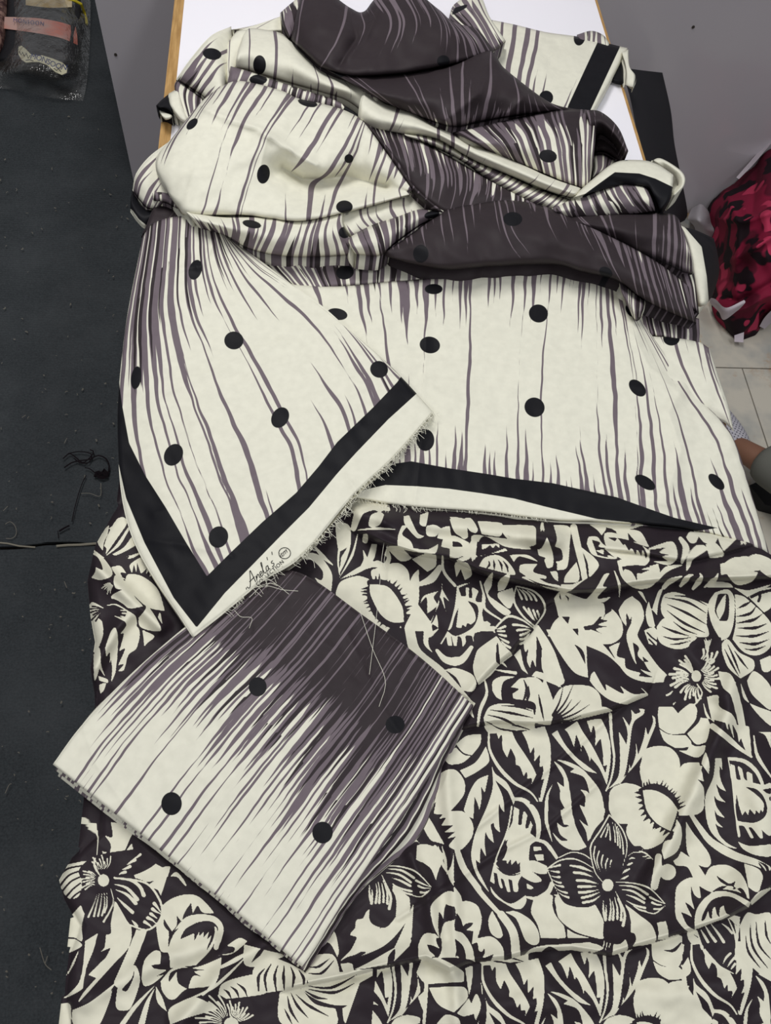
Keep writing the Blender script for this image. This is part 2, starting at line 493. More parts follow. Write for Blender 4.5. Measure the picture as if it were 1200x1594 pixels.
# cream panel with a dot behind the big fold
K.patch([[(352, 70), (370, 48), (390, 46)], [(352, 110), (366, 90), (380, 75)], [(354, 135), (366, 108), (376, 104)]], [.1, .1, .3], [.04, .04, .036], 37, sc=1.4)
K.patch([[(372, 72), (384, 46), (412, 46), (445, 56), (490, 98), (530, 118), (580, 122)], [(368, 88), (385, 80), (415, 85), (450, 95), (500, 125), (545, 140), (590, 150)],
         [(366, 106), (385, 110), (410, 118), (450, 130), (500, 144), (545, 160), (590, 200)]], [.1, .12, .4], [.045, .058, .042], 38, sc=1.5, dots=[(404, 101, 10, 15)])
# narrow standing strip
K.patch([[(359, 103), (390, 112), (430, 126), (480, 142), (530, 160), (580, 195)], [(352, 138), (378, 134), (425, 146), (475, 162), (530, 178), (585, 212)]], [1.6, 1.9], [.056, .045], 39, sc=1.2,
        dots=[(402, 124, 14, 8), (548, 176, 15, 9, 30)])
# right hand end lying flat, with the black border
K.patch([[(898, 54), (920, 48), (938, 54), (948, 66)], [(900, 70), (920, 70), (940, 75), (950, 80)]], [1.2, 1.0], [.014, .012], 40)
K.patch([[(955, 90), (962, 86), (972, 92)], [(950, 112), (962, 112), (973, 112)], [(948, 126), (960, 131), (974, 133)]], [0, 0, 0], [.008, .01, .008], 41, solid='black')
K.patch([[(966, 80), (972, 79), (978, 77)], [(972, 98), (977, 100), (980, 104)], [(974, 115), (982, 116), (989, 118)], [(973, 131), (981, 134), (986, 137)], [(974, 131), (986, 136), (991, 122)]], [0] * 5, [.02, .022, .022, .014, .01], 42, solid='cream', rw=3)
K.patch([[(760, 30), (800, 38), (850, 50), (905, 58), (977, 75)], [(750, 80), (795, 85), (840, 100), (890, 120), (948, 132)], [(735, 140), (785, 135), (828, 155), (862, 182), (916, 190)]], [.35, .4, .75], [.016, .02, .016], 43, sc=1.45,
        dots=[(902, 58, 9, 13, 10), (850, 152, 11, 11)], zones=[('black', [(935, 55), (964, 60), (965, 75), (908, 195), (878, 195), (884, 165)]), ('cream', [(964, 60), (990, 60), (990, 80), (925, 200), (908, 195), (965, 73)])], skirt=0.012)
# pleat tubes running down to the right
K.patch([[(622, 204), (680, 214), (735, 246), (787, 268), (840, 292), (888, 308)], [(628, 210), (680, 224), (735, 254), (777, 278), (825, 302), (878, 322)], [(636, 214), (680, 232), (728, 258), (762, 286), (805, 312), (865, 337)]],
        [1.1, .95, 1.2], [.045, .056, .038], 44, rw=5)
K.patch([[(572, 122), (598, 156), (640, 170), (680, 196), (744, 223), (808, 252), (867, 279), (905, 292)], [(560, 160), (592, 182), (633, 190), (680, 207), (741, 238), (800, 263), (860, 289), (898, 302)],
         [(556, 195), (588, 204), (622, 210), (680, 218), (735, 250), (787, 272), (850, 298), (892, 310)]], [.15, .3, .35], [.05, .068, .05], 45, sc=1.4, rw=6)
# dark diagonal band
K.patch([[(558, 184), (595, 198), (640, 211), (690, 238), (745, 270), (800, 300), (870, 335)], [(568, 200), (610, 235), (650, 262), (700, 282), (745, 296), (800, 314), (870, 345)],
         [(578, 216), (622, 268), (652, 302), (690, 332), (735, 330), (800, 326), (870, 355)]], [2.0, 2.2, 3.0], [.05, .052, .044], 46, sc=1.1, rw=6)
K.patch([[(555, 182), (575, 196), (612, 240), (645, 290), (690, 330)], [(560, 196), (586, 222), (612, 262), (640, 300), (676, 332)]], [2.6, 3.3], [.066, .05], 47, rw=5)
# lower layers under the big fold
K.patch([[(525, 318), (580, 308), (640, 295), (692, 326)], [(530, 345), (580, 335), (640, 318), (694, 332)], [(545, 372), (595, 354), (645, 340), (692, 338)]], [.35, .5, .9], [.042, .046, .04], 48, sc=1.3)
K.patch([[(280, 322), (340, 336), (400, 336), (460, 340), (515, 330), (535, 325)], [(296, 338), (348, 352), (398, 360), (450, 368), (505, 362), (535, 352)], [(310, 356), (352, 368), (388, 388), (440, 399), (505, 400), (560, 396)]],
        [.7, 1.0, 1.6], [.048, .058, .04], 49, sc=1.25, dots=[(392, 349, 15, 6, 12), (536, 322, 13, 10), (536, 362, 9, 9)])
K.patch([[(541, 371), (575, 352), (615, 338), (650, 325), (684, 328)], [(545, 384), (585, 374), (617, 358), (652, 338), (688, 330)], [(553, 396), (592, 398), (615, 380), (652, 353), (690, 334)]], [1.6, 1.5, 1.9], [.05, .06, .05], 50, sc=1.15, dots=[(672, 334, 12, 6, -15)], rw=5)
# strip between the dark ridge and the lower panel
K.patch([[(385, 385), (440, 396), (520, 397), (600, 400), (660, 414), (710, 420)], [(440, 440), (480, 452), (530, 448), (600, 442), (660, 438), (710, 436)]], [1.75, 1.35], [.018, .015], 51, sc=1.2, dots=[(537, 424, 14, 11, -10)])
# the right side under the dark ridge
K.patch([[(980, 438), (1020, 468), (1060, 488), (1088, 496)], [(995, 522), (1030, 526), (1060, 532), (1090, 536)]], [2.2, 1.9], [.015, .014], 52)
K.patch([[(962, 436), (985, 452), (1006, 468)], [(966, 452), (985, 478), (1003, 482)], [(974, 472), (988, 498), (1000, 492)]], [1.6, 1.9, 1.6], [.036, .04, .03], 53, rw=5)
# right panel
K.patch([[(972, 462), (1003, 516), (1040, 523), (1080, 528), (1104, 542)], [(1005, 540), (1030, 560), (1058, 570), (1094, 582), (1120, 590)], [(1040, 596), (1058, 608), (1082, 618), (1108, 624), (1134, 632)], [(1060, 620), (1085, 640), (1112, 652), (1130, 660), (1142, 672)]],
        [1.0, .8, .7, .6], [.016, .018, .017, .008], 54, sc=1.3, dots=[(1045, 527, 13, 11)])
# the large lower panel, border along its near edge
ROWS10 = [[(430, 440), (470, 560), (520, 660), (528, 740), (533, 772)], [(520, 446), (545, 560), (570, 660), (578, 740), (585, 782)], [(600, 439), (610, 550), (615, 650), (618, 738), (620, 788)],
          [(690, 430), (685, 550), (680, 650), (678, 735), (675, 793)], [(770, 412), (768, 540), (765, 650), (762, 745), (760, 799)], [(865, 408), (850, 540), (845, 650), (850, 760), (850, 810)],
          [(910, 425), (905, 560), (903, 660), (915, 765), (925, 813)], [(960, 434), (985, 560), (995, 660), (1000, 765), (1010, 818)], [(968, 455), (1020, 575), (1050, 675), (1066, 780), (1080, 826)],
          [(985, 480), (1048, 603), (1090, 692), (1122, 790), (1142, 842)], [(1000, 502), (1082, 612), (1138, 676), (1170, 770), (1198, 864)]]
ROWS10 = [[c[k] for c in ROWS10] for k in range(5)]
BLK10 = [(500, 760), (590, 741), (612, 722), (640, 718), (700, 729), (760, 738), (800, 745), (860, 752), (905, 762), (960, 774), (1010, 792), (1050, 806), (1118, 822), (1060, 830), (1000, 816), (960, 812), (930, 808), (850, 789), (800, 776), (750, 768), (700, 761), (650, 757), (600, 755), (560, 764)]
CRM10 = [(500, 760), (560, 764), (600, 755), (650, 757), (700, 761), (750, 768), (800, 776), (850, 789), (930, 808), (980, 813), (960, 850), (500, 850)]
K.patch(ROWS10, [[.85, 1.1, 1.05, 1.0, 1.0, 1.1, 1.2], [.1, .15, .05, .05, .05, .4], [.35, .5, .2, .12, .1, .2], [1.05, 1.1, 1.05, 1.0, .8, .95, .85], [1, 1, 1, 1, 1, 1.2]],
        [[.028, .032, .036, .036, .026], [.026, .03, .032, .034, .022], [.024, .028, .03, .034, .03], [.026, .028, .03, .034, .02], [.024, .026, .028, .03, .012]], 55, sc=1.15, wr=.0011,
        dots=[(675, 450, 14, 8), (838, 488, 15, 14, 20), (669, 537, 16, 13, 10), (832, 634, 16, 15, 30), (662, 685, 14, 17), (525, 489, 16, 9, 10), (992, 604, 16, 10, 45), (1004, 751, 18, 9, 32), (1115, 750, 16, 8, 45), (980, 484, 10, 5, 60)],
        zones=[('black', BLK10), ('cream', CRM10)], name='panel', skirt=0.014, hs=1.0,
        creases=[([(640, 560), (720, 565), (790, 572), (860, 585), (950, 592), (1000, 603)], .0022, 7), ([(690, 540), (740, 500), (760, 490)], .002, 6), ([(600, 570), (650, 590), (700, 620), (750, 640)], .0018, 6),
                 ([(665, 420), (662, 560), (655, 700), (645, 790)], .0018, 5), ([(1062, 600), (1040, 640), (1060, 700), (1040, 760)], .006, 16), ([(985, 520), (1010, 570), (1060, 615)], .005, 12), ([(900, 758), (1000, 775), (1100, 800), (1180, 835)], .004, 9)])
# dark loops at the right
K.patch([[(862, 336), (930, 333), (1000, 332), (1048, 334), (1062, 356), (1074, 392)], [(880, 344), (940, 352), (1000, 362), (1050, 368), (1068, 385), (1078, 405)], [(900, 352), (950, 372), (1000, 396), (1044, 415), (1066, 425), (1080, 425)]],
        [[3, 2.7, 2.4, 2.1], [3, 2.5, 2.5, 2.1, 1.6], [2.6, 2.5, 2.4, 1.9]], [.052, .058, .04], 56)
K.patch([[(1050, 400), (1064, 402), (1078, 410)], [(1062, 440), (1074, 440), (1083, 444)], [(1075, 480), (1082, 485), (1088, 488)]], [1.9, 2.0, 2.2], [.03, .03, .024], 57)
# the dark ridge
K.patch([[(598, 393), (640, 364), (690, 329), (750, 316), (800, 311), (860, 325), (920, 352), (980, 383), (1030, 413), (1072, 446)], [(598, 396), (645, 385), (695, 372), (755, 360), (815, 358), (880, 374), (938, 396), (990, 425), (1040, 450), (1077, 474)],
         [(600, 399), (650, 413), (702, 420), (762, 415), (860, 412), (908, 424), (960, 437), (1000, 466), (1052, 491), (1084, 503)]],
        [[3.2, 2.6, 2.35, 2.45, 2.3, 2.2, 2.2, 2.1], [3.4, 3.1, 3.0, 2.95, 2.75, 2.35, 2.2], [3.6, 3.6, 3.5, 3.4, 3.3, 2.7, 2.4]], [[.048, .06, .064, .062, .056, .05], [.046, .064, .07, .068, .06, .05], [.042, .05, .054, .052, .046, .04]], 58, sc=1.15, ushift=5,
        dots=[(798, 341, 15, 11), (655, 395, 12, 14), (943, 424, 11, 8, 30)], rw=9, drop=.014, skirt=.03, wob=1.6)
# bundle at the left edge of the table
K.patch([[(206, 292), (214, 308), (226, 324), (242, 322)], [(203, 312), (212, 330), (224, 338), (240, 334)], [(203, 330), (214, 346), (226, 356), (236, 346)]], [0, 0, 0], [.012, .016, .008], 60, solid='black', zones=[('cream', [(198, 322), (206, 327), (216, 341), (228, 351), (240, 352), (232, 366), (200, 350)])], rw=4)
K.patch([[(262, 221), (268, 245), (270, 268), (284, 296)], [(232, 244), (245, 268), (252, 284), (272, 302)], [(212, 270), (226, 288), (240, 300), (260, 310)], [(206, 296), (217, 312), (230, 325), (246, 326)]],
        [.35, .6, .9, 1.2], [.034, .04, .036, .022], 61, sc=1.2)
K.patch([[(236, 298), (262, 300), (294, 332)], [(238, 314), (262, 318), (290, 340)]], [1.4, 2.0], [.042, .034], 62, rw=4)
K.patch([[(240, 316), (265, 322), (296, 338)], [(230, 345), (250, 345), (280, 348)], [(220, 368), (236, 362), (264, 352)]], [2.8, 2.8, 2.8], [.024, .024, .018], 63)
# the big cream fold
C4 = [[(262, 222), (246, 240), (242, 260), (252, 290)], [(312, 160), (272, 220), (257, 270), (264, 306)], [(350, 132), (320, 180), (295, 260), (276, 324)], [(376, 126), (342, 185), (312, 270), (293, 337)],
      [(435, 140), (397, 200), (375, 265), (355, 337)], [(464, 153), (425, 208), (400, 270), (383, 337)], [(500, 161), (455, 232), (430, 275), (425, 343)], [(535, 171), (485, 255), (456, 282), (455, 346)],
      [(560, 184), (518, 262), (490, 290), (482, 344)], [(572, 196), (560, 240), (540, 284), (522, 336)], [(602, 238), (592, 268), (585, 290), (582, 320)], [(642, 296), (640, 298), (638, 299), (642, 302)]]
C4 = [[c[k] for c in C4] for k in range(4)]
K.patch(C4, [[.75, 1.0, 1.0, .95, 1.1], [.5, .65, .7, .6, .8], [.12, .1, .1, .1, .6], [.35, .5, .5, .5, .7]],
        [[.05, .062, .07, .07, .072, .066], [.058, .075, .078, .07, .062, .064], [.056, .07, .068, .052, .044, .062], [.046, .05, .056, .06, .062, .06]], 59, sc=1.5, rw=10, drop=.014, skirt=.03, wr=.0014,
        dots=[(410, 271, 10, 15, 8), (479, 160, 16, 6, 14), (299, 193, 11, 6, -45), (543, 247, 7, 7), (536, 322, 13, 10)],
        creases=[([(312, 166), (345, 182), (400, 200), (440, 226), (492, 258)], .006, 6), ([(440, 262), (470, 280), (540, 276), (600, 290)], -.016, 16), ([(415, 215), (405, 260)], .004, 14)])
# dark folds at the far end
K.patch([[(705, 206), (760, 194), (820, 180), (872, 171), (918, 172), (928, 188)], [(735, 222), (785, 222), (838, 222), (885, 225), (915, 232), (926, 225)], [(762, 238), (805, 254), (852, 274), (890, 290), (914, 292), (922, 262)]],
        [[2.0, 2.2, 2.5, 2.3, 1.9], [1.5, 1.6, 1.7, 1.5, 1.4], [1.4, 1.3, 1.4, 1.1]], [.064, .074, .05], 64, sc=1.25, dots=[(853, 243, 14, 10, 8)])
K.patch([[(922, 242), (940, 240), (962, 252)], [(924, 262), (940, 260), (952, 264)], [(920, 280), (930, 272), (942, 266)]], [1.3, 1.3, 1.3], [.03, .03, .028], 65)
K.patch([[(908, 171), (935, 174), (962, 198), (978, 235)], [(915, 190), (936, 190), (958, 210), (976, 240)], [(922, 225), (934, 210), (952, 222), (972, 250)]], [2.3, 2.4, 2.6], [.066, .072, .045], 66, rw=5)
K.patch([[(924, 222), (940, 212), (970, 246)], [(924, 238), (942, 238), (964, 252)]], [3.2, 3.2], [.034, .03], 67)
K.patch([[(498, 104), (540, 113), (600, 115), (690, 104), (758, 78), (785, 106), (830, 142), (862, 164)], [(545, 130), (580, 142), (630, 150), (695, 150), (755, 140), (795, 146), (835, 160), (885, 168)], [(582, 152), (612, 166), (652, 182), (704, 198), (742, 192), (790, 183), (842, 176), (905, 171)]],
        [[3.3, 3.1, 3.0, 3.3, 3.1, 2.8, 2.9], [2.9, 2.8, 2.8, 2.8, 2.6, 2.9], [2.1, 2.2, 2.15, 2.2, 2.3, 2.6]], [[.06, .06, .068, .074, .07, .05], [.064, .076, .084, .086, .08, .054], [.056, .06, .064, .064, .062, .05]], 68, sc=1.15, rw=9, drop=.014, skirt=.03, dots=[(528, 116, 8, 5)],
        creases=[([(760, 100), (750, 140), (690, 190)], .006, 14), ([(800, 120), (815, 150), (790, 180)], .006, 12)])
# curled stripe roll and far dark fold
K.patch([[(698, 30), (706, 8), (730, -6), (752, 0)], [(712, 42), (722, 24), (742, 16), (762, 26)], [(726, 56), (738, 46), (758, 42), (778, 50)], [(745, 90), (760, 84), (775, 76), (787, 64)]], [[1.7, 1.4, .6, .2], [1.9, 1.8, 1.6, .5], [1.9, 1.9, 1.7, 1.3, .3], [2.0, 1.9, 1.6, 1.2]], [.04, .05, .054, .048], 69, rw=6,
        zones=[('black', [(702, 24), (708, 12), (728, 6), (726, 12), (712, 20)])])
K.patch([[(436, 20), (452, 6), (474, -12)], [(440, 40), (458, 24), (478, 8)], [(450, 62), (462, 48), (480, 40)]], [1.9, 2.2, 2.3], [.05, .056, .05], 70, rw=5)
K.patch([[(470, -14), (500, -18), (545, 12), (566, 18), (590, -6), (640, -14), (682, 14), (706, 34), (744, 42)], [(460, 25), (490, 35), (540, 50), (572, 50), (610, 40), (660, 40), (702, 50), (728, 58), (757, 62)],
         [(452, 62), (482, 90), (502, 107), (540, 119), (580, 120), (642, 114), (702, 102), (742, 90), (770, 80)]],
        [[2.2, 2.6, 2.7, 2.1, 2.2, 2.3, 2.1], [2.3, 2.9, 2.8, 2.5, 2.5, 2.3, 2.0], [2.2, 2.6, 3.2, 3.3, 3.1, 2.5, 1.9]], [[.062, .07, .07, .078, .07, .055], [.07, .085, .075, .09, .085, .065], [.06, .068, .072, .074, .07, .062]], 71, sc=1.15, rw=9, drop=.014, skirt=.03, dots=[(690, 95, 10, 9)],
        creases=[([(545, 15), (555, 60), (530, 100)], -.008, 12), ([(590, 10), (570, 60), (540, 90)], .005, 10)])
# right hand border loops
K.patch([[(858, 324), (900, 304), (935, 290), (962, 281), (1006, 286)], [(862, 330), (905, 320), (945, 312), (978, 308), (1014, 308)], [(868, 340), (915, 340), (960, 337), (1000, 334), (1022, 330)]], [[1.0, 1.0, 1.1, 1.5], [1.4, 1.5, 2.0], [1.9, 2.2, 2.5]], [.056, .064, .05], 72, sc=1.3, rw=6)
K.patch([[(1014, 250), (1030, 247), (1062, 268), (1065, 288), (1048, 307)], [(1032, 262), (1040, 266), (1050, 276), (1054, 288), (1046, 300)]], [0, 0], [.058, .045], 73, solid='cream', rw=5)
K.patch([[(888, 310), (920, 281), (957, 253), (995, 249), (1022, 255), (1048, 272)], [(908, 304), (932, 286), (957, 268), (995, 270), (1020, 278), (1047, 291)], [(932, 297), (946, 288), (960, 281), (1004, 287), (1018, 300), (1042, 314)], [(960, 290), (975, 288), (990, 290), (1012, 296), (1020, 312), (1026, 330)]],
        [0] * 4, [.066, .07, .066, .058], 74, solid='cream', zones=[('black', [(905, 306), (932, 286), (957, 268), (995, 270), (1020, 278), (1047, 291), (1060, 300), (1040, 340), (1010, 340), (930, 305)])], rw=5)
# band hanging over the right edge of the table
K.patch([[(1056, 348), (1064, 353), (1085, 359), (1111, 371)], [(1072, 385), (1090, 385), (1106, 388), (1117, 396)], [(1080, 435), (1098, 430), (1109, 430), (1119, 426)], [(1087, 478), (1099, 474), (1104, 467), (1109, 461)]], [0] * 4,
        [[.03, .03, .01, -.01], [.03, .025, 0, -.03], [.02, .02, -.01, -.05], [.0, .0, -.03, -.07]], 75, solid='black', zones=[('cream', [(1050, 345), (1066, 354), (1092, 384), (1100, 430), (1103, 466), (1098, 485), (1080, 485), (1079, 440), (1072, 400)])], skirt=0, dt=2, hs=1.0)
K.patch([[(1086, 477), (1093, 478), (1100, 474)], [(1082, 500), (1086, 492), (1094, 480)]], [0, 0], [.0, -.02], 76, solid='cream', skirt=0, edge='', hs=1.0)
K.build('crumpled_body', M_STRIPE, heap)

# the loose corner that lies towards the camera, with the printed selvedge
F = Cloth()
C11 = [[(222, 368), (194, 520), (183, 680), (205, 835), (300, 993)], [(240, 347), (222, 500), (232, 670), (278, 815), (345, 958)], [(275, 337), (270, 480), (305, 620), (360, 770), (408, 906)], [(310, 338), (320, 450), (385, 590), (445, 720), (470, 866)],
       [(335, 350), (375, 440), (450, 545), (522, 662), (548, 774)], [(350, 366), (410, 420), (500, 485), (575, 590), (612, 714)], [(362, 374), (438, 430), (540, 511), (610, 572), (675, 642)]]
C11 = [[c[k] for c in C11] for k in range(5)]
B11 = [(184, 560), (186, 600), (190, 630), (201, 690), (226, 740), (258, 790), (290, 845), (322, 897), (356, 863), (408, 813), (461, 767), (496, 726), (525, 688), (583, 632), (618, 595), (630, 578), (660, 610), (647, 614), (604, 653), (554, 705), (525, 737), (481, 790), (437, 834), (400, 872), (350, 923), (306, 977), (270, 930), (225, 845), (196, 775), (184, 720), (170, 640)]
E11 = [(675, 641), (640, 682), (604, 722), (575, 748), (548, 774), (528, 806), (505, 830), (467, 866), (437, 884), (408, 906), (350, 953), (300, 993)]
CZ11 = [(660, 605), (647, 614), (604, 653), (554, 705), (525, 737), (481, 790), (437, 834), (400, 872), (350, 923), (306, 977), (270, 930), (225, 845), (196, 775), (184, 720), (170, 700), (170, 850), (300, 1020), (450, 920), (700, 680), (700, 640)]
F.patch(C11, [[1.9, 1.8, 1.5, 1.0], [1.6, 1.35, .8, .35], [.7, .3, .05, .25], [.25, .3, .75, 1.15], [1.2, 1.2, 1.2, 1.2]],
        [[.04, .05, .056, .052, .044], [.03, .045, .048, .046, .042], [.022, .036, .04, .042, .044], [.026, .042, .046, .046, .046], [.05, .05, .049, .05, .048]], 80, sc=1.3, rw=6, drop=.006, skirt=.012, wr=.0009, name='flap',
        dots=[(304, 420, 10, 16, 18), (364, 530, 15, 14), (212, 588, 8, 18, 8), (436, 650, 13, 17, 30), (270, 708, 14, 18, 30), (340, 836, 15, 17, 20), (590, 575, 14, 13, 20)], zones=[('black', B11), ('cream', CZ11)],
        creases=[([(195, 440), (250, 425), (305, 415)], .003, 5), ([(190, 650), (260, 610), (350, 570), (440, 530)], .0022, 6), ([(240, 800), (320, 770), (400, 740), (500, 700), (560, 660)], .0022, 6), ([(342, 362), (326, 390), (312, 415)], .005, 8), ([(225, 840), (300, 850), (360, 865)], .003, 7), ([(540, 745), (560, 770)], .003, 8)])
flap = F.build('loose_corner', M_STRIPE, heap)
flap['label'] = 'loose corner with black border and printed selvedge'


def surf(kept, px, py, lift=0.0006):
    x, y, z = kept
    out = []
    for a, b in zip(np.atleast_1d(px), np.atleast_1d(py)):
        i = np.argmin((x - a) ** 2 + (y - b) ** 2); out.append(un(a, b, TOP + z.ravel()[i] + lift))
    return np.array(out)


# frayed threads on the cut edges
rnd = random.Random(4)
mb = MB()


def fray(edge, kept, n, l0, l1, out, r=0.00028):
    e = np.array(edge, float); d = np.r_[0, np.cumsum(np.hypot(*np.diff(e, axis=0).T))]
    for k in range(n):
        s = rnd.uniform(0, d[-1]); x = np.interp(s, d, e[:, 0]); y = np.interp(s, d, e[:, 1])
        a = math.atan2(out[1], out[0]) + rnd.gauss(0, 0.5); L = rnd.uniform(l0, l1)
        px = [x - 2 * math.cos(a), x + L * .5 * math.cos(a), x + L * math.cos(a + rnd.gauss(0, .5))]; py = [y - 2 * math.sin(a), y + L * .5 * math.sin(a), y + L * math.sin(a + rnd.gauss(0, .5))]
        P = surf(kept, px[:1], py[:1], 0.0012)[0]; z = P[2]
        mb.tube([P, un(px[1], py[1], z - .002 + rnd.uniform(-.002, .003)), un(px[2], py[2], z - .006)], r, 3)


fray(E11[:8], F.keep['flap'], 230, 5, 14, (0.72, 0.7))
fray(E11[7:11], F.keep['flap'], 30, 5, 16, (0.72, 0.7))
fray([(533, 772), (585, 782), (620, 788), (675, 793)], K.keep['panel'], 50, 4, 16, (0.1, 1))
fray([(675, 793), (760, 799), (850, 810)], K.keep['panel'], 90, 1, 4, (0.1, 1))
def strand(pts, z0, z1, r=0.00028):
    P = resample(np.array(pts, float), 14)
    mb.tube([un(p[0], p[1], TOP + z0 + (z1 - z0) * i / 13) for i, p in enumerate(P)], r, 3)
strand([(605, 790), (600, 830), (594, 870), (592, 900), (586, 960), (580, 1010), (575, 1050)], .04, .05)
strand([(600, 795), (606, 830), (598, 872), (600, 885)], .04, .032)
strand([(388, 930), (410, 912), (440, 918), (464, 920)], .06, .056); strand([(395, 915), (425, 908), (450, 925)], .06, .056)
strand([(365, 950), (375, 960), (392, 962), (388, 978)], .06, .054); strand([(480, 868), (488, 874), (490, 884)], .05, .045)
strand([(405, 905), (420, 903), (432, 912), (420, 908), (412, 915)], .06, .056); strand([(560, 950), (580, 1010), (600, 1060), (590, 1100)], .056, .056)
for k in range(9):
    strand([(590 + 5 * k, 786), (592 + 5 * k + rnd.uniform(-6, 6), 795), (600 + rnd.uniform(-12, 25), 806 + rnd.uniform(-6, 14))], .034, .03)
tag(mb.build('fringe', M_CREAM, heap), 'frayed cream threads along the cut edges', kind='stuff')

# selvedge print
def text_mesh(body, size, shear=0.0, spacing=1.0):
    cu = bpy.data.curves.new('txt', 'FONT'); cu.body = body; cu.size = size; cu.shear = shear; cu.space_character = spacing; cu.resolution_u = 4; cu.fill_mode = 'FRONT'
    ob = bpy.data.objects.new('txt', cu); COL.objects.link(ob); dg = bpy.context.evaluated_depsgraph_get()
    me = bpy.data.meshes.new_from_object(ob.evaluated_get(dg)); bpy.data.objects.remove(ob, do_unlink=True)
    return me


def print_on(me, kept, o, xdir, ydir, lift=0.0009):
    """lay flat lettering onto a cloth: text units are photo pixels on that cloth"""
    n = len(me.vertices); co = np.empty(n * 3, np.float32); me.vertices.foreach_get('co', co); co = co.reshape(-1, 3)
    px = o[0] + co[:, 0] * xdir[0] + co[:, 1] * ydir[0]; py = o[1] + co[:, 0] * xdir[1] + co[:, 1] * ydir[1]
    w = surf(kept, px, py, lift).astype(np.float32)
    me.vertices.foreach_set('co', w.ravel()); me.update(); return me


def unit(a, b, c=1.0):
    L = math.hypot(a, b); return (a / L * c, b / L * c)


dx = unit(57, -52); dy = unit(-52 * .9, -57)
def script_line(strokes, o, sx, sy):
    mb = MB()
    for st in strokes:
        P = resample(np.array(st, float), max(4, len(st) * 4)) if len(st) > 2 else np.array(st, float)
        px = o[0] + P[:, 0] * sx * dx[0] + (P[:, 1] * sy) * dy[0] + P[:, 1] * .35 * dx[0]; py = o[1] + P[:, 0] * sx * dx[1] + (P[:, 1] * sy) * dy[1] + P[:, 1] * .35 * dx[1]
        mb.tube(surf(F.keep['flap'], px, py, 0.0007), 0.00042, 4)
    return mb


LET = {'A': [[(-3, 3), (-2, .5), (0, 0), (3, 5), (7, 16), (8, 17), (8.6, 8), (9, 0)], [(2, 6), (6, 6.2), (10, 6.6)]], 'n': [[(11, 0), (12, 6), (12, 2.5), (14, 6), (15.5, 5), (15.6, .5), (17, .5)]],
       'e': [[(17, 2.5), (20, 4), (19.8, 6), (18, 5.8), (17.4, 3), (18.5, 0), (21, 1)]], 'l': [[(21, 1), (24, 12), (24.3, 15), (23, 14), (22.8, 3), (24, 0), (26, 1)]],
       'a': [[(30, 5.5), (28, 6), (26.5, 3), (27.5, 0), (29.5, 2), (30, 6), (30, 1), (31.5, 0)]], 'apostrophe': [[(33, 15), (32.5, 11.5)]], 's': [[(38, 6), (36, 6), (35.5, 4.5), (38, 2), (36.5, 0), (34.5, .5)]], 'quote': [[(-5, 1), (-4.4, 3)]], 'end_quote': [[(41, 16), (40.2, 12.5)]]}
for st in LET.values(): script_line(st, (389, 914), 1.36, 1.12).build('lettering', M_INK, flap)
me = text_mesh('COLLECTION', 8.5, 0.0, 1.1)
link('lettering', print_on(me, F.keep['flap'], (401, 913), dx, dy), M_INK, flap)
me = text_mesh('itm', 11, 0.4)
link('lettering', print_on(me, F.keep['flap'], (437, 869), dx, dy), M_INK, flap)
mb = MB(); ring = surf(F.keep['flap'], [443 + 9.2 * math.cos(a * .2618) for a in range(25)], [861 + 8.6 * math.sin(a * .2618) for a in range(25)], 0.0008)
mb.tube(ring, 0.0004, 4); mb.build('printed_ring', M_INK, flap)

# ------------------------------------------------------------------ the folded square of the same print
c0 = un(400, 1200, TOP)
fold = empty('folded_cloth', (c0[0], c0[1], TOP), 'neatly folded square of striped cloth, half dark and half cream, on floral cloth', 'cloth')
def sq(off_l, off_r, off_b):
    L = [(82, 1190), (128, 1128), (205, 1048), (300, 966), (400, 890)]; A = [(160, 1252), (222, 1168), (300, 1075), (390, 985), (470, 893)]; M = [(265, 1336), (345, 1228), (420, 1135), (500, 1045), (568, 960)]
    B = [(372, 1424), (450, 1315), (525, 1210), (590, 1125), (655, 1024)]; R = [(472, 1507), (545, 1392), (618, 1285), (680, 1190), (736, 1098)]
    rows = []
    for k in range(5):
        r = [L[k], A[k], M[k], B[k], R[k]]
        if k == 0: r = [(x + off_b[0], y + off_b[1]) for x, y in r]
        r[-1] = (r[-1][0] + off_r[k], r[-1][1] + off_r[k] * .45)
        rows.append(r)
    return rows
for hh, offr, ob, sd in ((.012, [0, 10, 36, 14, 3], (8, 18), 90), (.022, [0, 6, 20, 8, 2], (4, 9), 91)):
    G = Cloth()
    G.patch(sq(0, offr, ob), [[.9, .7, .6, .6, 1.2, 1.9], [.9, 1, 1, 1, 1.6, 1.9], [1.5, 2, 2, 2.2, 1.9], [2.5, 3, 3, 2.7, 1.8], [2.7, 3, 3, 2.4, 1.8]], [hh] * 5, sd, rw=4, drop=.004, skirt=.004, wr=.0005, ds=1.8, dt=4)
    G.build('fold_layer', M_STRIPE, fold)
G = Cloth()
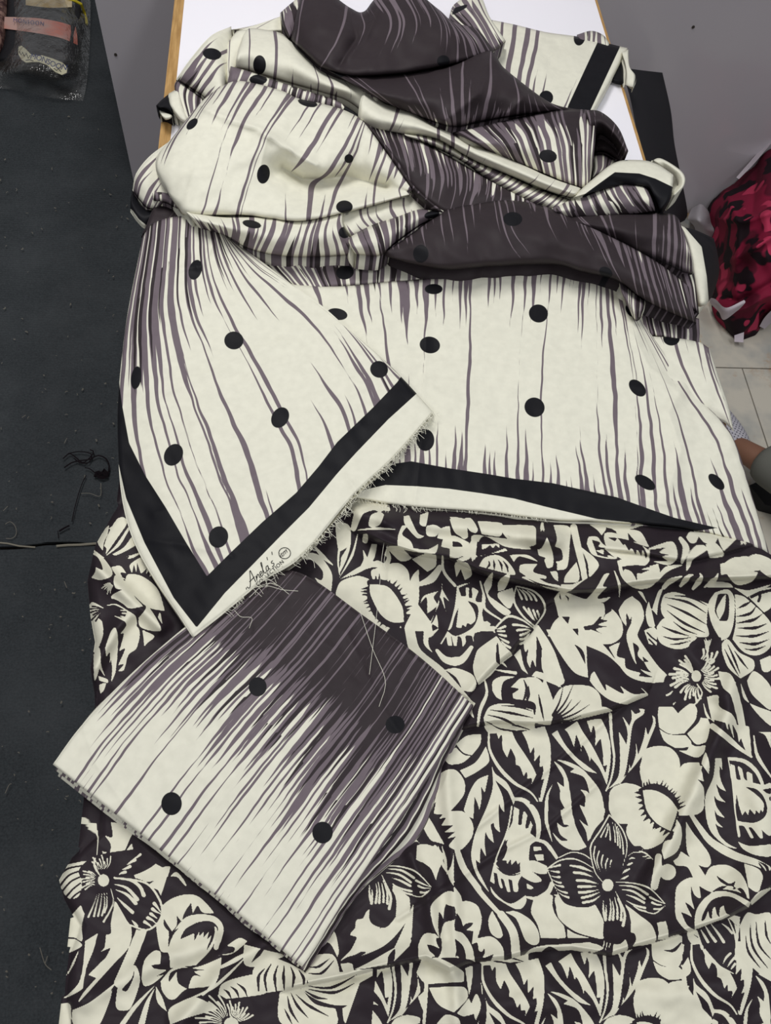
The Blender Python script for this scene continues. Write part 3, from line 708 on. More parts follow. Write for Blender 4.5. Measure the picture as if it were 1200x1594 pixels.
G.patch(sq(0, [0] * 5, (0, 0)), [[.25, .1, .05, .05, .35, .7], [.45, .25, .25, .4, .9, 1.0], [1.35, 1.0, 1.35, 1.75, 1.9, 1.7], [2.0, 2.5, 2.7, 2.65, 2.45, 1.9], [2.4, 2.65, 2.6, 2.5, 2.35, 1.9]],
        [[.036, .037, .038, .037, .034], [.038, .041, .042, .041, .036], [.04, .043, .044, .043, .038], [.04, .043, .044, .043, .038], [.034, .038, .04, .038, .034]], 95, sc=0.9, rw=6, drop=.005, skirt=.007, wr=.0008, dt=3,
        dots=[(267, 1251, 16, 18), (502, 1296, 16, 17), (401, 1069, 14, 15), (615, 1128, 15, 14)], name='square', wob=.7,
        creases=[([(130, 1135), (150, 1190), (220, 1290)], .0015, 5), ([(540, 985), (570, 1050), (600, 1110), (640, 1170)], .0018, 6), ([(455, 975), (520, 1010), (560, 1060)], .0012, 8), ([(290, 1320), (370, 1210), (440, 1110)], .0012, 7)])
G.build('top_layer', M_STRIPE, fold)
# a strip of bare card peeping out at the left corner
m_card, _, _ = new_mat('brown_card', lin(140, 105, 78), 0.8, 0.2)
mb = MB(); P = un(np.array([112, 150, 152, 118]), np.array([1200, 1205, 1246, 1224]), TOP + .012); mb.slab([(p[0], p[1]) for p in P], TOP + .0112, TOP + .0125)
mb.build('card_insert', m_card, fold)
# ------------------------------------------------------------------ the floral print, drawn shape by shape
# each line: a frame "@ x y scale" or a shape in that frame
#   + / -  cream / dark area (points; a trailing c marks a corner)     s+ / s-  stroke: start, middle, end width, points
#   o+ / o-  ellipse: x y rx ry turn     f+ / f-  fan of strokes: x y r0 r1 a0 a1 count w0 w1     l-  lashes: count length, points
PANEL = '''
@ 640 1100 0.23333
+ 485,90 505,20c 640,-50 830,-20c 825,150c 700,160 520,182c 490,140
s- 2 15 2 540,15 680,25 815,85
s- 2 18 2 505,70 650,110 812,160
s- 2 14 2 520,110 600,150 740,166
s- 2 10 2 600,-10 720,-5 815,40
+ 300,250c 370,195 468,182c 460,250 405,325c 345,305
+ 228,360c 260,300 298,272c 350,320 398,330c 340,375 260,386
+ 325,425c 430,370 498,265c 516,320 515,375 430,440 360,476c
s+ 12 26 6 517,180 525,290 590,410 690,510 800,575 862,664
+ 570,175c 672,165c 700,230 760,320 810,400 835,455c 800,525c 805,480 775,480c 770,435 750,465c 725,400 697,388c 695,340 663,275c 640,340c 610,280 605,190 582,216c
+ 738,168c 890,130c 928,250 928,400 900,540 862,668c 845,590 820,505c 855,610 868,555 888,480c 865,490c 880,440 880,395c 855,405c 858,370 858,320c 820,368c 822,310 818,268c 795,312c 770,230
+ 515,455c 440,490 390,570 350,690c 380,730 415,748c 418,680 422,600c 440,640 455,690c 468,620 465,530c 490,575c 502,520
+ 535,385c 545,470 540,560 500,680 450,790 420,870 400,980 412,1060 450,1150 524,1245c 470,1140 440,1080 430,1012c 440,1030 460,1045c 458,1000 465,935c 480,970 500,1000c 490,910 495,830c 515,875 552,910c 540,840 530,790 550,775c 560,810 592,840c 585,740 585,640c 600,680 622,705c 610,600 560,490c 640,560 665,610 682,655c 695,620c 640,510 560,445
+ 60,612c 150,490 230,425 300,425 355,500 350,590 262,697c 350,702 410,780 405,870 340,950 295,958c 220,920 130,880 60,700
s- 30 50 26 45,640 120,720 195,830 240,930
l- 8 75 40,625 120,690 180,760 215,850 245,930
+ 22,650c 60,660 150,790 205,906c 130,890 60,760
o+ 95,980 90,62 10
+ 160,920c 215,1000 180,1100 165,1160c 130,1080 60,1010
s+ 4 20 4 180,930 215,1060 290,1170
s+ 4 20 4 205,930 225,1010 240,1120
s+ 36 44 40 305,950 345,1070 450,1215
+ 285,960c 270,1050 245,1110 265,1170 330,1260 340,1330 300,1380 285,1385c
@ 640 1230 0.166667
s+ 16 50 36 395,545 440,560 510,740 650,960 870,1200 
s+ 14 14 10 940,150 900,370 800,620 740,850
s+ 30 60 34 960,80 1060,100 1150,200 1190,330 1180,460
+ 960,155c 1010,180c 1000,320 1030,325c 1050,200 1085,235c 1065,355 1090,365c 1110,310 1135,325c 1110,400c 1160,440c 1110,520c 1100,600 1095,680 1020,770 930,785 800,720 770,690 790,660c 860,640 900,540c 880,450 945,300c
- 920,455c 880,480 850,570 790,690c 850,760 920,785 1000,770 1070,720 1100,620 1090,520 1015,410c 1060,500 1070,560 1055,640 1030,705c 1020,665c 995,695c 980,655c 935,700c 930,640c 895,695c 890,655c 850,655c 880,580 895,480
+ 740,850c 760,780 775,700c 860,780 950,800 1050,770c 1000,860 1000,940 975,950 955,940 940,840c 905,830c 925,950c 900,950 860,830c 835,825c 855,915c 830,910 800,775c 770,770c 780,880c
+ 735,890c 800,980 930,1060 1070,980c 1075,1040 1030,1105 960,1105 800,1010 750,950
@ 820 1260 0.166667
+ -60,180c 20,170 30,100c 55,150c 20,220c 75,262c 90,290 30,340 20,480c 80,480 190,530c 190,600c 110,600 40,575c 90,610 135,650 130,675 60,680 0,655c -60,600
+ 60,345c 130,350c 138,380c 65,390c
+ 70,420c 155,418c 158,475c 95,480c
+ 0,690c 50,720 62,735 40,745 0,740c
s+ 26 38 26 90,285 170,310 230,380 285,460
s+ 16 50 40 -10,818 100,830 200,770 235,690
+ 205,600c 240,680 300,800 360,880 500,915 640,890c 690,980 720,1060 720,1200 640,1200c 450,1140 300,1020 270,900 260,830 275,815c 240,790c 265,720c
+ 60,850c 200,790 245,810c 240,900 270,990 345,1085c 355,1130 355,1200 130,1200c 100,1080 40,960
+ 375,1115c 450,1160 590,1200c 380,1200c
- 232,795c 265,715c 290,795c
- 20,-60 320,20c 330,60 360,110 395,155c 340,165 280,120c 300,200 340,250 388,288c 320,280 240,210c 250,300 400,380 560,350c 420,100 430,-60
+ 232,205c 320,290 388,288c 310,230 280,120c 340,165 395,155c 340,110 320,20c 345,-10c 415,-10 430,80 480,210 558,350c 480,380 390,370 300,310
+ 485,88c 530,130 575,158c 540,60 500,-20c 715,-20 710,90 660,190 568,300c 550,200 
s+ 30 30 4 185,0 180,100 235,300
'''
PANEL_B = '''
@ 820 1080 0.166667
+ 232,375c 285,340c 320,410 370,490 460,590 560,670 660,745c 540,710 400,580 330,500
+ 352,335c 470,255c 520,350 600,470 680,620 745,775 745,850c 680,700 600,600c 600,580 590,640c 570,570 520,480 505,555c 500,480 460,375c 440,500c 410,420 380,360 370,350c
+ 560,255c 620,240 695,235c 750,350 780,480 780,640 748,850c 735,760 750,665c 715,675c 710,560 690,420c 670,440 635,495c 640,440 640,350 620,290c 600,370c
s+ 30 22 14 780,190 790,380 815,600 790,780 740,905
+ 890,205c 930,260 955,300c 980,230 970,140c 1010,190c 1060,170 1050,140 1100,145c 1090,190 1010,250 980,330 950,560 900,780 745,900c 850,780 870,600 860,350c 900,420 930,475c 940,350
+ 745,905c 860,820 1000,680 1100,540 1150,420 1200,300c 1200,230 1170,200c 1180,260 1130,390c 1110,310c 1090,420 1040,570c 1010,420c 1020,540 1000,630 970,700c 955,650c 950,720 880,830 830,850
+ 275,615c 370,630 500,690 600,790 690,920 720,1080 700,1220 620,1220c 560,1180 490,1035c 540,1060c 545,960 500,895c 560,910 588,945c 560,830 520,770 400,730c 445,700c
+ 248,625c 330,690 380,790 400,900 415,1000 420,1100 445,1220 345,1220c 320,1130 315,1085c 360,1080c 310,980 310,900 280,820c 345,870c 340,780
s+ 4 34 30 238,850 190,960 180,1200
+ 770,980c 800,880 900,840 1000,845 1080,880c 1130,900 1180,1000 1300,1200 1300,1300 950,1220c 830,1180 770,1090
+ 1095,885c 1060,760 1060,660 1110,560 1200,500 1330,500 1420,600 1430,760c 1470,700 1560,670 1640,675c 1600,790 1540,860 1480,900 1330,900c
@ 920 1100 0.23333
+ 118,640c 130,560 200,515 270,515 345,550c 400,610 540,830 580,740 600,600 620,560c 690,560 750,620 745,690 690,722 580,728c 560,800 500,870 470,910 380,950 290,930 240,860 235,810 250,780c 180,775 125,700
+ 330,430c 350,300 420,265 500,270 570,350 580,435c 620,380 720,372c 700,420 665,490c 700,480 750,540 752,640 720,710 690,722 580,700c 560,640 450,560 345,545c
s- 30 70 24 330,560 420,540 530,600 580,660
l- 15 75 345,550 440,550 530,610 580,690
l- 11 60 530,830 440,770 370,690 340,560
s- 24 50 24 340,560 380,700 450,770 530,830
+ 345,557c 430,560 520,610 578,685c 560,750 530,830c 440,780 370,690 
+ 670,470c 700,420 720,372c 740,440 752,500c
+ 735,380c 750,330 765,300c 790,380 785,450c
+ 470,960c 490,900 540,880 570,750c 600,800 605,880 570,970 487,1020c
s+ 26 56 40 670,725 720,800 800,900 950,990 1100,1040 1180,1080
+ 632,765c 680,840 780,970 800,1040 770,1072 690,1040 640,960
+ 548,1030c 580,1005c 600,965c 700,1040 770,1140c 700,1160 680,1140c 640,1070 570,1060
+ 455,-30c 445,60 455,140c 520,180 620,180c 700,80 690,10 640,-20c 580,45c 540,0
+ 640,180c 720,100 740,20c 790,110 780,200 765,238c 700,250
+ 455,150c 520,185 630,190c 670,240 640,270 560,275c 490,230
+ 655,240c 700,265 765,255c 750,310 700,340 580,292c 640,290
@ 1000 1180 0.166667
+ 680,0c 740,0c 745,115c 720,80 730,200 780,312c 720,280 685,230c 720,350 780,415c 700,390 665,340c 690,450 770,560c 700,530 675,480c 690,580 755,652c 700,630 675,595c 720,720 800,800 900,850c 780,820 640,690 590,520 590,350 660,180
s+ 12 12 8 800,0 840,240 870,500 900,740
s+ 30 40 30 810,5 950,30 1060,120 1120,240
+ 820,55c 860,70c 880,195 920,205c 890,80 930,100c 950,190 980,215c 975,130 1025,150c 1030,230c 1130,250 1200,240 1210,600 1200,720 1170,720 1080,640c 1115,680 1125,750c 1100,750 1020,650 990,650c 1040,745c 1010,745 950,640 900,632c 915,735c 890,735c 860,500 840,270 
- 880,335c 870,450 885,585c 960,600 1060,600 1140,550 1165,470 1130,360 1060,290 960,270c 1060,340 1130,420 1125,510c 1105,480c 1090,520c 1060,485c 1050,530c 1000,475c 985,535c 960,495c 930,535c 900,440
+ 890,780c 1000,820 1200,805c 1200,915 1050,905 940,850
- 1120,295c 1200,280c 1200,330 1160,330c
- 1180,370c 1200,350c 1200,400 1190,400
s- 6 40 6 960,995 1080,1080 1120,1200
s- 4 30 4 1080,965 1160,1020 1180,1130
+ 950,990c 1060,1050 1100,1150 1080,1200 1040,1160
o+ 235,1065 78,75 0
s+ 60 80 70 150,920 140,1050 110,1200
@ 920 1330 0.23333
+ 560,350c 570,220 640,160 720,155 755,160c 790,90 850,70 920,75 1000,130 1045,220 1055,300c 980,250 850,240 760,330 700,400 695,500c 640,510 570,430
- 665,205c 690,270 730,290 720,210c 800,250 880,230 910,210c 860,180 835,140c 880,170 925,195 965,175c 950,220 945,235c 1000,225 1030,260 1050,320c 960,220 850,220 740,320 695,400 692,505c 640,470 600,385c 640,400 675,420c 640,350 628,318c 660,340 690,370c 670,290
+ 695,500c 700,380 760,290 850,245 950,260 1065,320c 1050,355c 950,290 880,280 800,310 745,400 735,450c 760,430 780,375c 790,420 805,430c 810,370 825,345c 840,400 855,420c 860,360 885,340c 900,390 930,405c 800,470
s+ 20 26 10 690,510 650,555 580,540
s+ 16 22 6 960,420 1020,400 1060,360
+ 1065,310c 1120,250 1200,220c 1200,370 1120,395 1070,360c
+ 1020,60c 1120,100 1150,180 1110,250 1050,220c
s- 8 22 8 1120,60 1160,130 1130,230
+ 225,330c 330,410 410,480 425,585 275,615c 300,570 290,530 265,520c 262,430
+ 440,455c 500,445c 515,550 445,570c 450,520
+ 150,600c 170,570 210,535c 240,590 240,640 140,675c
+ -20,590c 40,600 80,625 60,640 0,660c
s+ 3 8 3 90,570 85,600 78,630
s+ 3 8 3 110,565 105,600 95,640
s+ 3 8 3 135,560 130,590 115,630
'''
PANEL_C = '''
@ 640 1330 0.23333
s+ 50 56 60 600,400 680,520 700,690
+ 540,375c 515,440 530,520 580,560 610,540 590,470
+ 625,385c 700,380 800,440 850,520 850,590 810,605 760,570 700,430
+ 740,690c 800,630 900,605 1000,600 1200,585c 1200,640 1130,665c 1000,650 920,615 840,670
+ 300,345c 360,310 440,340 470,420 460,500 440,560c 540,550 610,620 618,705c 520,720 420,750c 330,790 265,790c 200,740 150,700 50,700c 50,600 90,530 160,530c 190,560c 150,480 130,350 200,270 250,245 290,260 290,330c
- 305,390c 330,430 345,480c 370,460 415,455c 400,480 370,505 415,510c 410,560 405,600c 440,590 450,640c 470,650 490,620c 490,660 480,690 550,665c 520,720 430,740c 410,640 370,560 290,505c 290,450
+ 290,510c 350,530 410,630 420,750c 360,762c 370,680 340,600 290,555c
- 290,560c 345,610 365,690 350,765c 330,720 330,680 315,755c 320,690 300,680 285,730c 300,640
- 185,380c 200,400 215,430c 220,370 232,330c 250,340 292,350c 292,430 220,460 190,570c 180,480
- 105,600c 150,610 190,630c 170,590 165,560c 200,560 200,650 160,715c 135,690 160,680c 140,660 120,640
@ 920 1100 0.23333
+ 850,-40c 1000,-40c 1050,120 1072,340c 1030,290 1000,210c 985,240c 975,180 940,110c 955,220c 930,150 915,80c 915,170c 880,60
s+ 40 36 14 810,130 900,200 980,270 1070,335
s+ 6 26 10 1085,190 1110,330 1210,480
+ 1050,40c 1120,60 1200,70c 1200,-40 1100,-40c
+ 1110,170c 1160,190 1200,280c 1200,170c
+ 760,-30c 800,30 830,60c 820,105c 780,60
'''
FLOWER = '''
@ 820 1260 0.166667
- 770,45c 640,180 580,330 600,480 700,660 760,690c 850,600 930,450 930,250 850,150
- 190,555c 300,450 420,400 560,450 620,520 720,700c 690,830 600,905 480,910 350,850 240,690
- 800,640c 1000,670 1200,760 1290,880c 1240,960 1100,980 980,880 800,740
- 690,750c 720,1000 720,1200 860,1260 960,1160c 960,980 880,850 800,740
- 880,560c 900,450 960,360 1060,340c 1180,450 1180,520c 1080,480 960,560 1000,660 900,680
s+ 14 14 6 770,50 690,190 600,330 600,440 640,590 710,680
s+ 12 12 4 770,50 880,170 930,290 930,400 890,545
s+ 10 10 10 300,450 420,400 530,420 590,460
s+ 12 14 6 190,555 300,480 420,460 520,490 620,550
s+ 14 30 3 405,525 500,540 620,585
s+ 24 26 3 440,588 530,600 620,632
s+ 24 26 3 468,662 560,668 670,695
s+ 26 24 3 480,722 560,722 665,715
s+ 26 24 3 488,775 570,770 668,750
s+ 24 22 3 515,825 600,805 685,770
s+ 24 22 3 525,870 620,850 690,800
s+ 3 14 22 195,550 250,535 310,520
s+ 3 10 22 195,565 250,580 300,585
s+ 3 10 22 215,615 260,630 305,632
s+ 3 10 22 230,650 275,675 315,685
s+ 3 10 22 245,690 290,712 340,722
s+ 3 10 22 265,725 310,760 375,780
s+ 3 10 22 290,765 330,800 390,822
s+ 8 8 2 190,560 250,700 300,800
s+ 4 12 14 755,130 720,200 690,260
s+ 4 12 14 760,120 755,190 735,255
s+ 4 12 14 765,130 775,200 780,285
s+ 4 10 14 800,120 820,220 825,305
s+ 4 10 14 820,120 845,240 850,335
s+ 4 10 14 835,140 865,260 872,360
s+ 4 10 16 850,160 890,280 902,415
s+ 14 12 2 638,345 625,440 670,590
s+ 14 12 2 675,390 655,480 690,590
s+ 14 12 2 712,425 695,500 712,570
s+ 14 12 2 755,460 735,520 742,580
s+ 14 10 2 790,475 775,520 780,545
s+ 3 20 12 870,655 910,640 945,620
s+ 3 24 12 890,600 920,575 960,555
s+ 3 22 12 930,525 960,510 985,500
s+ 3 16 10 950,470 975,455 1005,455
s+ 5 8 5 945,435 1000,400 1060,400 1080,370
s+ 12 14 4 1050,390 1110,410 1180,470
s+ 3 12 3 1080,440 1100,440 1140,430
s+ 3 12 3 1110,465 1130,455 1160,455
s+ 6 16 8 830,680 1000,690 1150,740 1290,880
s+ 3 20 24 860,710 1010,725 1130,795
s+ 3 20 24 860,745 990,765 1100,835
s+ 3 20 24 920,795 1000,820 1095,870
s+ 3 18 22 925,850 1010,895 1105,920
s+ 3 16 18 990,900 1050,935 1110,952
s+ 22 14 3 1150,820 1210,850 1285,880
s+ 22 14 3 1170,870 1220,890 1285,890
s+ 20 12 3 1190,930 1240,930 1290,900
s+ 8 12 6 1120,960 1200,970 1290,900
s+ 4 20 24 715,850 715,940 733,1035
s+ 4 18 24 740,890 740,960 735,1030
s+ 4 16 24 775,830 785,930 772,1030
s+ 4 16 24 795,830 810,930 805,1030
s+ 4 16 24 820,820 845,930 845,1020
s+ 4 16 24 840,820 880,930 880,1035
s+ 4 20 28 825,760 880,880 915,980 898,1085
o+ 755,707 53,58 0
'''
